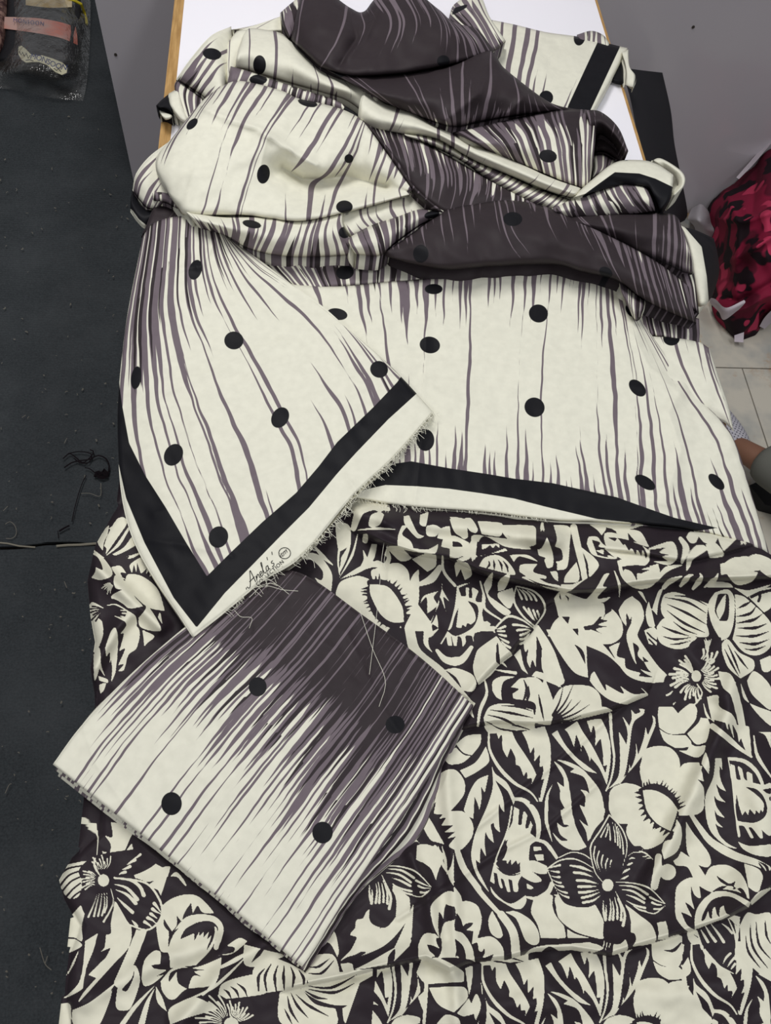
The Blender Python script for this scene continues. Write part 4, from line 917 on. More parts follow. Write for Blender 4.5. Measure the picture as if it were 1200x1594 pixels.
UPPER = '''
@ 470 760 0.216667
+ 345,105 540,60 620,120c 560,170 440,120 380,200c
s+ 40 70 30 370,290 420,160 520,130 620,150
+ 480,240c 500,190 560,170 590,190c 560,260 510,280 480,270
s+ 6 20 4 400,300 540,290 670,295
+ 730,200c 770,195c 830,320 880,345c 830,360 740,260
+ 850,190c 910,170c 890,270 860,270 845,250
+ 890,300c 900,270 960,265 1000,290c 960,345 900,340
+ 970,360c 1000,290 1060,270c 1070,350 1040,370c
+ 1060,220c 1110,240 1190,340 1180,360 1100,320
+ 690,340c 720,270 760,270c 720,330 780,380 800,430c 900,440 980,400c 950,470 700,430
+ 1000,420c 1020,360 1090,340 1200,390c 1200,500 1120,470 1060,460c 1140,400c 1060,430
+ 240,260c 260,240 330,260 350,300 350,400 320,510 265,620c 280,520 280,500c 330,420c 270,450 250,380
s+ 16 14 6 270,420 260,520 270,620
s+ 6 20 3 400,330 360,480 270,640
+ 440,330c 470,330 470,390 435,385
s+ 16 30 8 90,420 160,500 220,550
+ 30,460c 120,480 210,600 215,700 200,780c 130,700 90,640c 140,660 150,600 80,520 20,505
+ 255,660c 380,610 440,520 440,470c 440,440 470,500c 500,400c 540,400c 520,500 470,570 380,620
+ 270,655c 420,560 540,520 590,540c 610,500 590,480c 610,420 600,400c 640,500 600,570 500,570 360,620
+ 245,740c 280,670 400,630 500,660c 560,640 730,1010c 640,1000 560,1080 470,1000 250,820
+ 500,650c 500,590 560,570 620,545 700,540 760,590 775,670c 800,620 840,580c 840,800 820,860 730,960c 700,800
+ 740,990c 800,870 830,840c 860,900 930,960c 900,1020 760,1020
s- 50 90 30 490,680 600,700 690,800 740,940
l- 15 80 490,690 580,690 670,760 720,860 740,960
l- 16 70 735,965 640,970 560,900 500,800 485,700
s- 30 90 30 735,965 640,975 560,900 500,800 490,700
+ 487,692c 620,710 720,850 732,962c 640,960 560,900 490,760
+ 600,420c 700,420 790,500 800,490c 760,520 700,520
+ 790,510c 890,470 965,480c 960,560 900,600c
s+ 30 60 40 845,690 930,650 990,570
s+ 14 20 20 1010,490 1020,600 1100,700
+ 1095,560c 1110,530 1190,540 1220,620 1170,660c 1140,580c 1110,640c
@ 600 830 0.25
+ 215,440c 240,390 330,360c 300,400 320,450 260,500c 255,400
+ 355,300c 350,350 330,420 280,560 200,600 120,600 150,520 200,440c 280,550c 330,450 340,400 380,500c 360,400 400,430c 350,340
s+ 6 30 4 240,600 260,640 330,595
s+ 60 70 66 150,600 190,740 350,880 500,1050
+ 240,600c 290,560 320,500c 330,590c 290,570 300,640c 270,620 270,700 300,750c 240,690
- 440,330c 430,450 340,690 330,695c 400,600 430,480 445,380
+ 445,330c 520,310 600,330 610,450 605,520 690,590 690,620 600,610 550,640 540,700 400,700 340,690c 390,600 430,460
- 455,340c 590,300 600,430c 560,420 580,360c 540,340 540,400 520,400 520,340c 500,340 500,390 470,390c
- 455,460c 430,520 410,590 385,610c 440,640 540,590 575,520 570,450 510,420c 550,480 560,540 530,570c 510,560 500,585c 480,570 470,590 440,585c
- 610,490c 640,470c 700,490 730,540 700,570c 650,580 660,550 610,550c 610,525 660,520c
- 350,690c 380,640c 390,700 415,700c 410,640 430,720c 440,720 450,640c 470,650 480,710c 500,680 500,640 540,640c 540,720 470,760 400,755
- 550,660c 560,620 670,610c 690,660 640,720 560,710c 600,690
s+ 20 56 24 320,730 380,790 470,790 535,710
s+ 10 16 10 590,300 615,400 620,470 720,540
+ 690,640c 780,740 790,760c 700,830 660,880 580,945c 545,850 560,760 580,720
- 690,700c 700,680 715,820c 690,800
+ 370,850c 440,840 540,880 565,940 540,985 480,980c 440,900
- 675,600c 760,530 860,570 920,590c 850,680 790,750c 720,680
s+ 10 16 6 675,600 760,520 850,540 920,590
s+ 4 14 16 690,600 720,590 745,580
s+ 4 14 16 690,610 720,610 740,610
s+ 4 14 16 700,630 725,635 750,640
s+ 4 14 16 710,650 735,665 765,680
s+ 4 14 16 720,670 745,695 775,712
s+ 16 14 4 795,570 850,575 900,590
s+ 16 14 4 820,605 860,600 900,600
s+ 16 14 4 840,635 870,625 905,605
s+ 14 14 4 840,660 870,655 900,620
s+ 14 12 4 840,690 860,680 890,650
- 810,330c 900,330 980,390 990,460 930,580c 850,520 800,440
s+ 8 14 8 815,330 800,420 850,510 930,580
s+ 8 14 8 815,330 920,360 980,420 990,490 930,580
s+ 4 12 14 820,345 835,380 850,410
s+ 4 12 14 830,345 865,380 880,415
s+ 4 12 14 850,350 890,380 910,415
s+ 4 12 14 880,355 920,385 940,420
s+ 14 12 4 860,460 890,500 920,540
s+ 14 12 4 890,470 910,510 930,545
s+ 14 12 4 920,480 935,520 945,540
s+ 14 12 4 945,485 955,510 955,530
+ 610,320c 640,270 670,240c 660,330 640,380 700,430 780,490 740,510 650,430
+ 720,280c 770,250 770,290 740,350 700,360c 700,310
+ 700,370c 790,340c 800,400 770,470 700,400
s+ 40 70 50 940,590 1000,700 1090,920
+ 975,700c 990,680 1100,880 1100,930 1080,960c 980,860
+ 860,690c 910,620 940,590c 940,700 935,840c 915,790 900,840c 880,790 890,720 870,740
+ 800,760c 840,720c 860,820 890,880c 850,850 840,830c 820,790
+ 910,890c 940,860 1050,900 1095,960c 1020,930 950,900
+ 1000,600c 1080,610 1180,700 1260,850 1290,900 1180,870 1080,740 
s+ 4 16 20 680,850 740,860 810,870
+ 720,810c 740,810 760,840c 
+ 665,980c 670,920 730,890 810,895c 740,920 720,980 725,1040c 690,1020
+ 835,905c 940,900 990,960 1000,1100 1030,1190 920,1180c 930,1060 800,1030 790,1000c 830,970 780,960c
s- 4 24 4 860,910 880,980 850,1060
s- 4 20 4 890,950 890,1010 870,1070
- 950,1000c 960,1080 990,1180 1010,1190c 1060,1100 1020,980 1010,930c 990,1020
+ 955,1000c 990,900c 1030,1000 1050,1080 1030,1180 990,1190c 975,1080
+ 610,1150c 650,1080 750,1060 920,1100c 930,1180 900,1260 650,1240
s- 3 18 3 650,1100 780,1120 920,1150
s- 3 18 3 630,1130 740,1160 860,1230
s- 3 14 3 720,1075 820,1080 920,1110
s- 3 14 3 620,1170 680,1200 740,1240
s+ 10 24 14 620,920 630,1000 590,1100 575,1200
+ 520,1030c 560,1060c 540,1100 550,1150 520,1110
@ 900 830 0.25
+ -190,640c -140,540 -20,480 60,640 160,700 320,900 440,1010 400,1070 200,1040 60,900 20,720
- 50,700c 180,760 300,870 420,995c 340,1000 260,950c 280,1000 170,940c 170,980 100,860c 80,880 70,920 60,880
+ -180,1090c -100,960 60,950 130,1000 140,1100 60,1180 -120,1180c
f- -180 1190 60 290 -75 -10 6 16 4
+ 20,1170c 80,1130 150,1080 225,1110c 160,1150 80,1180
+ 430,1020c 380,1070 250,1060c 340,1040
- 0,640c -180,420 0,560c
+ -40,480c 0,440 150,430 150,540 40,580 -60,590
s+ 4 8 4 130,430 150,480 150,520
+ 20,600c 80,600 150,550c 200,470 270,550 270,640 200,690 90,680 40,640
- 20,590c 90,570 170,470c 210,480 140,530 190,545c 120,570 185,580c 110,600 180,640c 80,600 40,590
+ 250,480c 290,420 340,390c 360,460 320,540c 300,500 300,580c 270,540
+ 345,400c 390,440 410,520 380,600 370,640 420,720 500,830 590,915c 480,900 400,860 340,780 300,640 330,560c
- 340,680c 370,700 380,720c 370,760 410,800 440,800c 400,770 430,840 460,870c 370,830
+ 190,710c 230,690 260,680c 240,760 290,780c 300,840 390,870c 380,890 480,900 585,920c 440,930 300,880
+ 370,360c 400,370 450,480 470,440 500,360 530,340c 500,430 490,510c 430,440
+ 440,420c 480,580c 440,580 420,500
+ 410,605c 480,590 490,700c 440,690c
s- 10 10 10 430,620 460,650 500,680
s- 10 10 10 440,660 470,690 500,720
+ 515,440c 540,380 620,370 810,440c 800,560 810,640 720,640 590,580 520,500
s- 3 18 3 540,400 680,430 800,500
s- 3 18 3 550,440 680,500 800,570
s- 3 18 3 550,480 660,560 790,620
s- 3 14 3 600,390 700,400 800,450
s- 3 14 3 590,550 660,600 740,630
+ 490,580c 540,530 620,590 740,650c 680,710 600,720 520,690 490,640
s- 3 18 3 520,580 590,610 690,640
s- 3 16 3 520,640 600,660 700,650
s- 3 12 3 560,690 620,690 700,670
+ 850,370c 930,350 970,400 970,540 940,640 890,670c 830,560 810,440 
- 870,380c 930,380 940,440 930,540 880,545c 850,480
+ 880,540c 860,480 900,400 920,380c 910,480
+ 975,380c 1040,400 1200,560 1200,700 1120,760 1030,740 960,660c 980,560
s- 3 20 3 990,470 1050,440 1080,420
s- 3 20 3 980,520 1070,500 1110,450
s- 3 22 3 985,560 1090,540 1150,500
s- 3 22 3 990,590 1100,590 1180,560
s- 3 20 3 980,640 1100,640 1190,610
s- 3 20 3 1000,680 1100,690 1190,660
s- 3 16 3 1030,720 1100,725 1170,700
+ 885,700c 930,660 1000,740 1090,790 1090,850 1010,905c 930,830
s- 3 16 3 930,690 970,780 1010,880
s- 3 16 3 910,720 960,820 1000,890
s- 3 16 3 970,730 1020,800 1060,850
- 740,890c 700,820 690,700 740,660 830,650 890,650c 890,750 830,840
f+ 740 890 110 200 -80 -40 6 6 16
f+ 800 720 0 70 -110 -60 5 16 4
- 730,900c 560,880 530,960 560,1050 620,1120c 720,1040 780,960
- 740,890c 860,800 900,860 960,960 880,1010c 800,960
f+ 735 895 50 170 150 205 7 4 18
f+ 735 895 40 150 215 245 5 4 14
f+ 735 895 50 150 -60 50 13 4 14
f+ 735 895 60 160 75 140 7 4 16
s+ 3 12 12 590,980 570,1000 550,1010
s+ 3 12 12 610,1050 590,1070 600,1100
s+ 8 10 4 740,940 770,1000 720,1070 620,1120
o+ 735,890 30,36 0
f+ 940 930 -30 40 -10 30 5 16 6
+ 470,1030c 530,1010 560,1100 620,1120c 700,1060 740,1100 720,1200c 560,1220 490,1200
- 620,1120c 700,1180 680,1220 640,1220c
+ 800,1020c 870,1010 880,1080 960,1130 980,1210 840,1210c
s+ 4 16 4 780,1060 800,1130 850,1200
+ 870,860c 950,880 1000,1000 1040,1200 1000,1200c 950,1010 900,960
+ 1050,920c 1100,860 1200,960 1200,1100 1100,1020c 1160,1080c 1080,1000
+ 1130,790c 1200,760c 1200,850 1150,860
+ 1010,930c 1040,1040 1200,1110c 1200,1200 1080,1080
@ 700 760 0.216667
+ 0,205c 60,210 110,230 130,350 90,360 40,280
+ 80,225c 150,215 200,290 190,320 150,310
+ 200,235c 370,250 380,290 360,345 230,330c
+ 380,265c 600,270 625,330 620,400 575,420c 450,390 380,320
- 390,320c 430,350 450,360c
- 620,260c 740,260 740,330 620,400c
f+ 665 250 0 60 70 110 6 16 6
+ 160,530c 155,350 190,335 270,345 500,380 580,430 580,440 400,420 240,345 190,480 290,470 400,430c 410,450 200,490
- 175,500c 170,370 180,360 210,390 240,380 290,370c 260,390 350,400 360,430 220,440
+ 230,405c 350,400 355,430 330,410 310,430 290,410 260,430 230,440c
s+ 30 60 30 170,500 165,420 190,350
+ 210,560c 250,500 340,480 420,530 470,620 360,600c
s- 3 18 3 280,520 285,550 260,580
s- 3 18 3 315,510 320,550 320,590
s- 3 18 3 345,510 370,550 375,600
s- 3 18 3 380,520 410,560 420,610
+ 430,480c 560,480 640,530c 500,490 460,530c
+ 500,600c 510,550 630,545c 600,600 690,630 690,650 560,640c
+ 0,390c 60,360 130,390c 140,450 60,500 0,500c
- 20,380c 70,390 90,420 20,420c
s+ 20 40 20 60,520 130,490 150,420
+ 630,440c 660,430 700,350c 740,470 740,560 700,575c 680,520 690,500c 660,490 640,480
+ 745,265c 860,280 860,420 850,540 830,580 770,590c 770,540 760,530 810,510 800,440 755,420c 770,360
s+ 50 50 40 890,280 920,420 950,540 970,650
+ 940,420c 1040,500 1070,560 1000,650c 990,540
+ 820,680c 830,630 910,530c 930,600 920,670
+ 720,600c 770,600 780,670c 750,650
+ 985,400c 1000,350 1060,350 1100,400 1200,470 1190,510 1030,480
- 1020,370c 1080,390 1070,420 1120,430 1050,450c 1150,500c 1060,480c
+ 1000,260c 1200,260c 1200,310 1130,270 1120,300 1090,340c 1060,300
+ 510,640c 600,630 700,680 790,700 800,740 700,720c
s- 3 14 3 560,650 650,690 780,720
+ 800,690c 880,690 1000,640 1170,575c 1100,640 860,740 800,740
- 830,770c 1000,640 1190,580 1200,800 980,820c 
+ 970,810c 1050,720 1110,620 1150,610c 1100,700 1130,710c 1060,790 1160,780c 1100,820
+ 750,790c 800,740 950,790 1090,830 1100,920 780,920c
s- 4 12 4 790,760 795,790 800,800
s- 4 12 4 830,770 850,790 850,810
@ 940 780 0.216667
+ 0,120c 150,140 300,150 200,200 20,190
+ 0,270c 10,230 80,230 140,260 240,300 330,360 340,400 300,460 220,470 100,400 20,330
- 25,260c 130,270 260,310 310,380 300,420c 280,350 270,400c 240,350 230,390c 200,340 180,360c 150,310 140,320c 100,270 80,290c
+ 80,180c 160,200 260,220 310,300 320,330 200,290 90,230c
- 170,225c 230,290 280,300c 180,290c
- 0,340c 70,400 100,420c 40,390 0,400
+ 320,340c 400,310 490,290 525,350 520,420 460,460 340,430c
- 330,350c 400,340 450,330c 400,370 475,385c 420,400 460,430c 380,430 330,430
+ 95,430c 140,420 280,470 390,450c 400,540 330,620 220,625 130,550
- 130,470c 230,460 340,470c 270,490 330,495c 270,520 290,530c 240,520 240,580c 200,510 150,490 140,520c
s+ 6 20 4 75,500 110,600 110,690
+ 590,260c 620,220 680,240 660,300c 620,300
s+ 30 50 20 550,270 590,340 560,440
+ 640,210c 720,180 820,190 800,300 720,300c
+ 800,190c 950,210 960,260 860,360c 830,300
+ 590,510c 600,400 660,320 720,315c 740,350 640,420 620,470c
+ 730,310c 800,300 860,370 850,400 760,410c
- 870,400c 940,290 1000,250 1040,340 980,400c
f+ 1000 260 0 60 60 120 6 12 5
s+ 20 40 10 850,470 920,430 1030,400
+ 835,450c 1000,420 1090,380 1200,420 1200,470 1100,500 840,530c
+ 880,520c 1000,510 1110,510c 1060,580 950,600
+ 1120,500c 1200,470 1200,550 
s+ 20 40 8 380,570 450,490 560,460
s+ 30 40 10 430,620 470,580 560,540
s+ 20 44 10 550,610 610,540 640,530
s+ 20 44 10 640,630 700,550 690,520
s+ 10 40 8 720,620 800,560 820,520
+ 740,620c 800,580 900,590 930,620c
+ 1040,690c 1200,620 1200,760 1150,800c
+ 930,620c 1040,640 1200,600 1030,690c
s- 20 24 20 1060,690 1120,660 1200,640
s- 20 20 20 1110,720 1120,690 1120,660
'''
LEFT = '''
@ 90 1290 0.25
+ 330,-40c 480,-20 450,60 400,160 330,180 320,160c 330,100 290,40c 340,50
+ 275,140c 310,150 330,175 290,178c
s+ 4 8 4 240,-80 250,60 240,190
+ 460,90c 420,150 470,130c
+ 465,260c 470,210 560,200 650,240c 700,240 640,420c 620,380 560,360 600,325c 500,330
+ 690,310c 740,270 800,350 770,390 710,370c
- 680,300c 650,420 720,420 900,400c 800,360 740,300
+ 615,640c 620,520 720,430 860,415 970,520 940,530c 850,560 700,660 690,770c 640,760
- 690,640c 660,600 660,560c 710,640c 740,600 740,540c 770,580c 790,520 830,460c 840,530c 870,480 900,520 960,530c 800,550 700,680 695,750c
s+ 30 40 30 700,760 740,660 850,570 960,560 1015,620 985,740
+ 690,870c 690,740 760,640 880,590 990,620 960,740 860,850c
- 760,690c 800,620 900,580 970,600 970,680 920,770c 960,660c 930,690c 940,640c 905,680c 910,640c 880,670c 880,640c 850,700c 850,650c
+ 520,930c 540,820 600,760 640,770 640,850 690,880c 600,960 540,980
- 640,780c 650,840c 580,850c 600,870 680,880c 610,920c 700,900c 690,780
+ 640,950c 700,880 750,860 870,860 1020,800c 1000,920 940,980 800,1000 730,1060 690,1060 650,1010
- 690,960c 700,900 760,870 870,860c 840,870 920,880c 850,890 895,920c 840,920 810,1000c 750,960 740,890c
+ 980,790c 1080,780 1150,730 1180,700c 1130,680 1050,730c 1100,740 1090,770
s+ 20 30 10 1020,860 1100,820 1200,760
+ 355,450c 430,530 460,640 440,740 350,840 250,950 130,1080 160,1020 240,930c 190,910c 270,830 300,800 330,740c 260,770c 290,740 300,660c 330,650 330,590
s+ 66 70 60 520,640 460,790 380,960
+ 380,940c 470,850 500,880 510,960 450,1120 380,1130 360,1090
- 480,860c 460,930 400,1000 430,1010 470,930
+ 170,700c 250,650c 220,760 180,860 160,960 150,1000 50,1050 130,960 160,840c
+ 170,450c 180,480 150,600 150,700 80,640 90,540
+ 60,660c 150,720 100,760 45,780c
s+ 4 14 4 60,910 90,850 130,760
+ 90,1130c 200,1080 370,950c 300,1050 250,1150 210,1220 100,1220
+ 220,1220c 250,1100 340,1000c 320,1080 260,1220
+ 50,1080c 80,1100 80,1220 60,1220
s+ 30 24 4 400,1220 480,1110 600,980
s+ 40 30 4 520,1220 560,1080 600,1000
+ 610,980c 650,1050 670,1110 680,1140c 620,1080
- 150,200c 260,160 520,130 620,200 500,280 300,320c 160,260
- 284,320c 430,300 560,340 640,460 640,560 560,630 460,610 350,430
- 284,330c 160,300 140,400 130,440 190,560 290,590 350,480
f+ 284 322 55 150 150 215 9 3 10
f+ 284 322 70 160 235 290 8 3 9
s+ 4 18 24 350,310 450,320 510,360 535,415
s+ 4 18 24 350,345 430,370 495,440
s+ 4 18 24 360,380 430,410 485,465
s+ 4 18 22 370,430 410,470 465,520
s+ 10 14 10 350,305 550,340 640,460 640,560 560,630 450,600
s+ 22 12 4 600,465 620,490 640,520
s+ 22 12 4 590,500 610,515 640,530
s+ 22 12 4 580,530 600,545 620,560
s+ 22 12 4 560,555 590,570 610,590
s+ 20 12 4 540,580 570,600 590,620
s+ 4 14 20 460,570 480,590 490,605
s+ 3 7 13 245,410 220,480 190,550
s+ 3 7 13 260,400 240,480 225,545
s+ 3 7 13 275,400 265,480 250,545
s+ 3 7 13 290,400 290,480 275,540
s+ 3 7 13 305,400 305,480 290,520
s+ 3 7 13 320,350 345,460 285,580
s+ 20 14 4 420,270 400,275 380,285
s+ 20 14 4 450,235 430,245 400,255
s+ 20 14 4 480,195 460,205 430,225
s+ 16 12 4 515,160 495,175 470,190
s+ 12 12 6 230,185 230,240 270,300
o+ 284 322 35 38 0
+ 0,330c 30,240 120,210 180,200c 130,260 150,330 130,420 60,430
s- 14 12 10 0,300 60,250 150,230
s- 14 12 10 10,360 70,290 150,260
s- 12 12 10 20,400 80,330 140,300
s- 14 12 10 40,440 90,380 140,340
s- 10 12 10 60,470 100,420 140,390
+ 700,1220c 690,1130 760,1080 860,1050 1000,1120c 900,1150 800,1180
f+ 1080 1220 60 230 180 250 10 3 13
f+ 1080 1220 50 150 255 340 11 4 12
o+ 1080 1215 45 40 0
+ 1000,1030c 1020,970 1110,930 1300,900 1320,980 1280,1030 1050,1060c
s- 3 18 3 1030,1000 1060,1020 1080,1060
s- 3 18 3 1070,980 1110,1010 1130,1060
s- 3 18 3 1110,960 1160,1000 1180,1050
s+ 10 20 4 820,1060 980,980 1190,780
s+ 6 24 4 900,1040 960,980 1000,920
'''
LOWER = '''
@ 380 1290 0.25
+ 0,720c 150,760 250,790 150,830 60,860 0,840
- 40,840c 90,760 130,740 100,790c
+ 60,1000c 60,870 180,810 260,830 340,870 380,900 380,980 220,1010 60,1030c
s- 5 20 8 130,870 90,920 90,1010
s- 5 20 8 170,840 130,920 140,1010
s- 5 20 8 210,850 190,920 200,1010
s- 5 20 8 250,850 245,920 250,1000
s- 5 20 8 290,860 310,920 300,990
s- 5 20 8 340,880 370,930 370,980
+ 380,900c 420,800 540,780 580,830 580,920 400,960c
s- 4 18 4 400,900 480,900 560,820
s- 4 18 4 400,860 460,860 530,810
+ 380,970c 560,900 800,870c 790,980 700,1080 580,1100 440,1060 350,990
s- 4 20 4 400,980 540,990 700,910
s- 4 20 4 400,1000 560,1020 690,960
s- 4 20 4 380,1010 450,1050 520,1060
s- 22 22 22 320,1000 420,1080 560,1110
+ 220,1020c 340,990 440,1090 570,1120c 570,1220 240,1220
s- 3 20 3 290,1020 330,1100 400,1180
s- 3 20 3 320,1030 400,1100 530,1170
s- 3 20 3 270,1040 290,1130 340,1210
s- 3 16 3 250,1120 280,1180 300,1220
+ 610,1120c 700,1080 760,1130 820,1220 640,1220
+ 500,700c 560,640 590,760 580,800c 540,720
+ 600,820c 660,760 790,600 830,470c 850,560 820,700 700,780 640,800 600,825
- 660,640c 700,610c 720,650 690,640c 680,680 700,700c 650,720c
+ 830,470c 780,500 760,520 740,560c 700,570 690,620c 660,660 700,680 640,800c 760,740 830,600
+ 930,300c 1000,330 1030,440 1030,520 980,620 870,730 710,800c 760,770 720,760 830,690c 790,680 800,660 900,580c 850,570 880,540 920,470c 890,480 920,400
s+ 60 70 60 1080,480 1020,640 940,800
+ 600,840c 670,840 680,890c 620,890
+ 680,880c 780,830 940,740 1060,690 1070,820 880,850c
- 890,850c 900,790 940,750 930,830
- 1000,830c 1040,700 1060,730 1030,830c
'''


def parse_pts(toks):
    pts, cor = [], []
    for t in toks:
        c = t.endswith('c'); t = t[:-1] if c else t
        a, b = t.split(','); pts.append((float(a), float(b))); cor.append(c)
    return np.array(pts), cor


def smooth_path(pts, cor, closed, k=7):
    n = len(pts); out = []
    m = n if closed else n - 1
    for i in range(m):
        p1, p2 = pts[i], pts[(i + 1) % n]
        p0 = pts[i - 1] if (i > 0 or closed) else p1
        p3 = pts[(i + 2) % n] if (i + 2 < n or closed) else p2
        t1 = (p2 - p1) * 0.5 if cor[i] else (p2 - p0) * 0.5
        t2 = (p2 - p1) * 0.5 if cor[(i + 1) % n] else (p3 - p1) * 0.5
        if cor[i] and cor[(i + 1) % n]: out.append(p1[None]); continue
        L = np.hypot(*(p2 - p1))
        for t_ in (t1, t2):
            l = np.hypot(*t_)
            if l > L: t_ *= L / l
        f = np.linspace(0, 1, k, endpoint=False)[:, None]
        out.append((2 * f ** 3 - 3 * f ** 2 + 1) * p1 + (f ** 3 - 2 * f ** 2 + f) * t1 + (-2 * f ** 3 + 3 * f ** 2) * p2 + (f ** 3 - f ** 2) * t2)
    if not closed: out.append(pts[-1][None])
    return np.concatenate(out)


class Print:
    """a sheet of printed cloth, drawn at RS samples per photo pixel"""
    RS = 3.0

    def __init__(s, x0, y0, x1, y1):
        s.x0, s.y0 = x0, y0; s.w = int((x1 - x0) * s.RS); s.h = int((y1 - y0) * s.RS)
        s.r = np.zeros((s.h, s.w), bool)

    def fill(s, P, val):
        P = (np.asarray(P) - (s.x0, s.y0)) * s.RS
        xa, ya = np.floor(P.min(0)).astype(int); xb, yb = np.ceil(P.max(0)).astype(int) + 1
        xa, ya = max(xa, 0), max(ya, 0); xb, yb = min(xb, s.w), min(yb, s.h)
        if xa >= xb or ya >= yb: return
        ys = np.arange(ya, yb) + 0.5; xs = np.arange(xa, xb) + 0.5
        ins = np.zeros((yb - ya, xb - xa), bool); Q = np.roll(P, -1, 0)
        for (ax, ay), (bx, by) in zip(P, Q):
            if ay == by: continue
            rows = (ay > ys) != (by > ys)
            if not rows.any(): continue
            xc = (bx - ax) * (ys[rows] - ay) / (by - ay) + ax
            ins[rows] ^= xs[None, :] < xc[:, None]
        s.r[ya:yb, xa:xb][ins] = val

    def stroke(s, path, w, val):
        d = np.r_[0, np.cumsum(np.hypot(*np.diff(path, axis=0).T))]; t = d / max(d[-1], 1e-6)
        ww = np.interp(t, np.linspace(0, 1, len(w)), w) / 2
        g = np.gradient(path, axis=0); g /= np.hypot(g[:, 0], g[:, 1])[:, None] + 1e-9; nrm = np.stack([-g[:, 1], g[:, 0]], -1)
        a = np.linspace(-1.2, 1.2, 5)
        e1 = path[-1] + ww[-1] * (np.cos(a)[:, None] * g[-1] + np.sin(a)[:, None] * nrm[-1])
        e0 = path[0] + ww[0] * (-np.cos(a)[:, None] * g[0] - np.sin(a)[:, None] * nrm[0])
        s.fill(np.concatenate([path - nrm * ww[:, None], e1, (path + nrm * ww[:, None])[::-1], e0]), val)

    def draw(s, text, xf=lambda p: p):
        fx, fy, fs = 0, 0, 1
        rr = random.Random(3)
        for ln in text.strip().splitlines():
            t = ln.split(); c = t[0]
            if c == '@': fx, fy, fs = float(t[1]), float(t[2]), float(t[3]); T = lambda p: xf(np.asarray(p, float) * fs + (fx, fy)); continue
            if c in '+-': pts, cor = parse_pts(t[1:]); s.fill(T(smooth_path(pts, cor, True)), c == '+'); continue
            v = c[1] == '+'
            if c[0] == 's':
                w = [float(q) * fs for q in t[1:4]]; pts, cor = parse_pts(t[4:]); s.stroke(T(smooth_path(pts, [False] * len(pts), False)), w, v)
            elif c[0] == 'o':
                q = [float(z) for z in ' '.join(t[1:]).replace(',', ' ').split()]; a = np.linspace(0, 6.2832, 28, endpoint=False); th = math.radians(q[4])
                e = np.stack([q[2] * np.cos(a), q[3] * np.sin(a)], -1); s.fill(T(e @ np.array([[math.cos(th), math.sin(th)], [-math.sin(th), math.cos(th)]]) + (q[0], q[1])), v)
            elif c[0] == 'f':
                cx, cy, r0, r1, a0, a1, n, w0, w1 = [float(z) for z in t[1:]]
                for k in range(int(n)):
                    a = math.radians(a0 + (a1 - a0) * (k + .5) / n); R = r1 * (0.85 + 0.15 * math.sin(k * 2.1))
                    mid = ((r0 + R) / 2 * math.cos(a + .07) + cx, (r0 + R) / 2 * math.sin(a + .07) + cy)
                    s.stroke(T(smooth_path(np.array([(cx + r0 * math.cos(a), cy + r0 * math.sin(a)), mid, (cx + R * math.cos(a), cy + R * math.sin(a))]), [False] * 3, False)), [w0 * fs, (w0 + w1) / 2 * fs, w1 * fs], v)
            elif c[0] == 'l':
                n = int(t[1]); L = float(t[2]); pts, cor = parse_pts(t[3:]); path = smooth_path(pts, [False] * len(pts), False, 12)
                d = np.r_[0, np.cumsum(np.hypot(*np.diff(path, axis=0).T))]
                for k in range(n):
                    m = (k + .5) / n * d[-1]; hwid = d[-1] / n * .55
                    p = [np.array([np.interp(q, d, path[:, 0]), np.interp(q, d, path[:, 1])]) for q in (m - hwid, m, m + hwid)]
                    tt = p[2] - p[0]; nn = np.array([tt[1], -tt[0]]) / (np.hypot(*tt) + 1e-9)
                    tip = p[1] + nn * L * rr.uniform(.65, 1.15) + tt * rr.uniform(-.5, .5)
                    s.fill(T([p[0], tip, p[2], p[1] - nn * 4]), v)

    def paste(s, other, poly):
        sv = s.r; s.r = np.zeros_like(sv); s.fill(poly, True); m = s.r; s.r = sv; s.r[m] = other.r[m]

    def field(s):
        f = s.r.astype(np.float32)
        for _ in range(1):
            for ax in (0, 1):
                f = (np.roll(f, 1, ax) + f * 2 + np.roll(f, -1, ax)) / 4
        return f


FX0, FY0, FX1, FY1 = 80, 660, 1350, 1760
def sheet(): return Print(FX0, FY0, FX1, FY1)
def moved(dx, dy, rot=0.0, cx=0, cy=0, sc=1.0):
    c, q = math.cos(math.radians(rot)) * sc, math.sin(math.radians(rot)) * sc
    return lambda p: np.stack([(p[..., 0] - cx) * c - (p[..., 1] - cy) * q + cx + dx, (p[..., 0] - cx) * q + (p[..., 1] - cy) * c + cy + dy], -1)


def whole_panel(S, xf=lambda p: p):
    for t in (PANEL, PANEL_B, PANEL_C, FLOWER): S.draw(t, xf)


BASE = sheet()
# parts that other cloths hide: the same print, one repeat on
whole_panel(BASE, moved(-375, -40)); whole_panel(BASE, moved(-180, -420))
S = sheet(); S.draw(FLOWER, moved(-364, -26)); S.draw(FLOWER, moved(378, -50)); whole_panel(S)
BASE.paste(S, [(640, 1100), (1350, 1100), (1350, 1760), (640, 1760)])
S = sheet(); S.draw(UPPER)
EDGE_A = [(655, 1142), (705, 1139), (770, 1127), (835, 1130), (860, 1128), (892, 1122), (950, 1108), (1008, 1083), (1012, 1072), (1036, 1083), (1060, 1112), (1110, 1120), (1140, 1128), (1350, 1150)]
BASE.paste(S, [(470, 660), (1350, 660)] + EDGE_A[::-1] + [(470, 1142)])
S = sheet(); S.draw(LEFT)
BASE.paste(S, [(80, 1180), (150, 1240), (330, 1370), (480, 1480), (395, 1555), (350, 1594), (340, 1760), (80, 1760)])
S2 = sheet(); S2.draw(LEFT); S2.draw(LOWER); S2.draw(FLOWER, moved(-364, -26))
